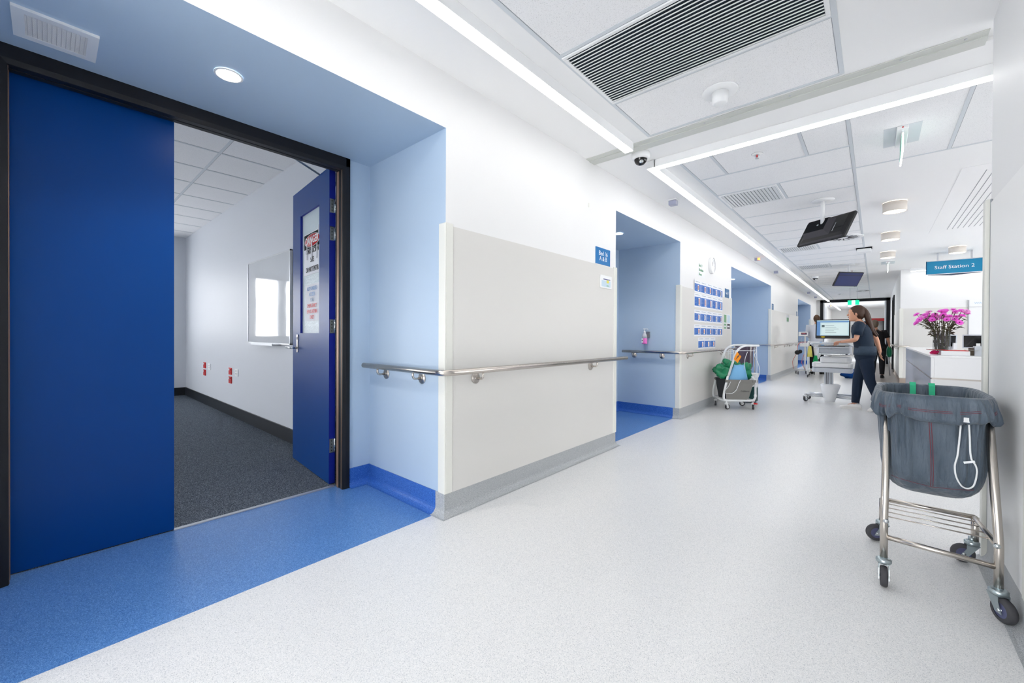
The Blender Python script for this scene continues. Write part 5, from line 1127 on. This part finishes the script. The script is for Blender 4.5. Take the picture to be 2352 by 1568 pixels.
    m.loft([ring_(pe-Z*.03, .182, .135, w=.02), ring_(pe+Z*.05, .178, .13, w=.02), ring_(pe.lerp(ch, .35), .155, .122, w=.02), ring_(pe.lerp(ch, .62), .160, .126, w=.015), ring_(ch, sw*.98, .128), ring_(ch.lerp(ne, .45), sw*1.0, .112), ring_(ch.lerp(ne, .72), sw*.82, .092), ring_(ne-Z*.035, .085, .072), ring_(ne-Z*.005, .066, .062)], top)
    for s in 'LR':
        a, e, w_ = J['sh'+s], J['el'+s], J['wr'+s]; a2 = a.lerp(ch, .28)
        if sleeve <= 1: m.tube([a2, a, a.lerp(e, sleeve*.5), a.lerp(e, sleeve)], .06, top, 16, rr=[.070, .068, .064, .064])
        else: m.tube([a2, a, a.lerp(e, .6), e, e.lerp(w_, .5), w_], .06, top, 16, rr=[.070, .068, .058, .054, .048, .040])
    m.build('shirt', root)
    if trim:
        m = MB(); m.loft([ring_(pe-Z*.035, .186, .140, w=.03), ring_(pe+Z*.03, .184, .137, w=.03), ring_(pe+Z*.10, .171, .131, w=.03)], trim); m.build('shirt_hem', root)
    m = MB(); hc = (J['hipL']+J['hipR'])/2
    m.loft([ring_(hc-Z*.09, .150, .11), ring_(hc-Z*.03, .175, .13), ring_(pe+Z*.02, .172, .127), ring_(pe+Z*.07, .160, .12)], bottom)
    for s in 'LR':
        h_, k_, a_ = J['hip'+s], J['kn'+s], J['an'+s]
        m.tube([h_+Z*.02, h_.lerp(k_, .3), h_.lerp(k_, .7), k_, k_.lerp(a_, .4), k_.lerp(a_, .93)], .08, bottom, 20, rr=[.098, .092, .076, .066, .062, .050])
    m.build('trousers', root)
    for s in 'LR':
        an, toe = J['an'+s], J['toe'+s]; d = (toe-an); dn = Vector((d.x, d.y, 0)).normalized(); up = Vector((0, 0, 1)); pitch = J.get('foot'+s, Vector((0, 0, 0))).x
        fd = (dn*math.cos(pitch)-Z*math.sin(pitch)); fu = (Z*math.cos(pitch)+dn*math.sin(pitch)); sd = fd.cross(fu); hl = an-fu*.075-fd*.07
        def fr(t_, w_, h_, z0=0): c = hl+fd*t_; return [tuple(c+sd*w_*math.cos(q)+fu*(z0+h_*.5+h_*.5*math.sin(q)*(1 if math.sin(q) > 0 else 1))) for q in [2*pi*k/16 for k in range(16)]]
        m = MB(); m.loft([fr(-.01, .020, .05, .01), fr(.01, .034, .085), fr(.06, .037, .10), (fr(.11, .039, .085)), fr(.16, .045, .062), fr(.21, .044, .050), fr(.25, .032, .040), fr(.262, .014, .025, .005)], shoe); sh = m.build('shoe', root)
        m = MB(); sp = [(hl+fd*t_+sd*w_) for t_, w_ in ((-.012, .018), (.02, .036), (.10, .038), (.17, .047), (.225, .042), (.262, .016), (.262, -.016), (.225, -.042), (.17, -.047), (.10, -.038), (.02, -.036), (-.012, -.018))]
        m.loft([[tuple(p-fu*.004) for p in sp], [tuple(p+fu*.018) for p in sp]], 'shoe_white' if shoe == 'shoe_white' else 'black', False); m.build('sole', sh)
    return root
rgp = random.Random(5)
person('person', 'person in navy scrubs and white sneakers walking, pushing the computer trolley', dict(
    head=(-.235, 8.40, 1.505), neck=(-.195, 8.40, 1.375), chest=(-.165, 8.40, 1.23), pelvis=(-.12, 8.40, .90),
    shL=(-.185, 8.235, 1.335), shR=(-.145, 8.565, 1.335), elL=(-.225, 8.20, 1.10), wrL=(-.40, 8.36, 1.065), hdL=(-.47, 8.44, 1.060), pnL=(0, 0, 1),
    elR=(.00, 8.60, 1.14), wrR=(.05, 8.60, .93), hdR=(.055, 8.60, .85), pnR=(-1, 0, 0), curlL=(.8, 0, 0), curlR=(.4, 0, 0),
    hipL=(-.12, 8.325, .86), hipR=(-.12, 8.475, .86), knL=(-.06, 8.34, .47), knR=(-.205, 8.47, .47), anL=(.05, 8.35, .155), anR=(-.235, 8.47, .08),
    toeL=(-.04, 8.35, .04), toeR=(-.34, 8.47, .04), footL=(.55, 0, 0), footR=(.0, 0, 0)), (-1, 0, 0), 'hair_brown', 'scrub_navy', 'trouser_navy', 'shoe_white', sleeve=.70,
    longhair=[(-.20, 8.40, 1.59), (-.12, 8.40, 1.54), (-.085, 8.40, 1.40), (-.04, 8.40, 1.24), (.01, 8.40, 1.16)], trim='scrub_navy_light')
person('person', 'person in a white shirt and black trousers seen from behind', dict(
    head=(-1.355, 15.62, 1.675), neck=(-1.36, 15.60, 1.53), chest=(-1.36, 15.6, 1.36), pelvis=(-1.36, 15.6, .98),
    shL=(-1.56, 15.6, 1.47), shR=(-1.16, 15.6, 1.47), elL=(-1.60, 15.68, 1.18), wrL=(-1.50, 15.88, 1.10), hdL=(-1.46, 15.96, 1.10), elR=(-1.13, 15.68, 1.18), wrR=(-1.2, 15.88, 1.10), hdR=(-1.24, 15.96, 1.10), pnL=(0, 0, 1), pnR=(0, 0, 1),
    hipL=(-1.45, 15.6, .93), hipR=(-1.27, 15.6, .93), knL=(-1.46, 15.62, .50), knR=(-1.25, 15.62, .50), anL=(-1.46, 15.58, .08), anR=(-1.22, 15.60, .08), toeL=(-1.50, 15.72, .04), toeR=(-1.16, 15.72, .04)),
    (0, 1, 0), 'hair_short', 'shirt_white', 'cloth_black', 'leather_shoe', sleeve=2, scale=1.05)
person('person', 'person in black walking away, holding a green bag', dict(
    head=(-.02, 15.45, 1.49), neck=(.0, 15.42, 1.35), chest=(.02, 15.4, 1.20), pelvis=(.05, 15.4, .85),
    shL=(-.16, 15.4, 1.30), shR=(.19, 15.4, 1.29), elL=(-.20, 15.46, 1.03), wrL=(-.18, 15.60, .90), hdL=(-.18, 15.66, .85), elR=(.255, 15.42, 1.08), wrR=(.285, 15.52, .93), hdR=(.29, 15.54, .86), pnL=(1, 0, 0), pnR=(-1, 0, 0),
    hipL=(-.03, 15.4, .81), hipR=(.13, 15.4, .81), knL=(-.04, 15.45, .45), knR=(.14, 15.42, .44), anL=(-.05, 15.75, .10), anR=(.14, 15.36, .08), toeL=(-.05, 15.87, .05), toeR=(.15, 15.50, .04)),
    (0, 1, 0), 'hair_grey', 'cloth_black', 'cloth_black', 'leather_shoe', sleeve=.8, scale=1.0)
t = thing('green_carry_bag', 'green plastic bag carried by the person in black', 'bag', (.285, 15.54, .58)); m = MB()
m.loft([[(  .285+.065*g*math.cos(q)*(1+.06*math.sin(5*q)), 15.54+.10*g*math.sin(q), z) for q in [2*pi*k/24 for k in range(24)]] for z, g in ((.58, .3), (.60, .75), (.68, 1.), (.78, .95), (.86, .6), (.90, .2))], 'plastic_green'); m.build('bag_body', t)
m = MB(); m.tube([(.285, 15.50, .88), (.29, 15.535, .865), (.285, 15.58, .88)], .006, 'plastic_green', 6); m.build('bag_handle', t)
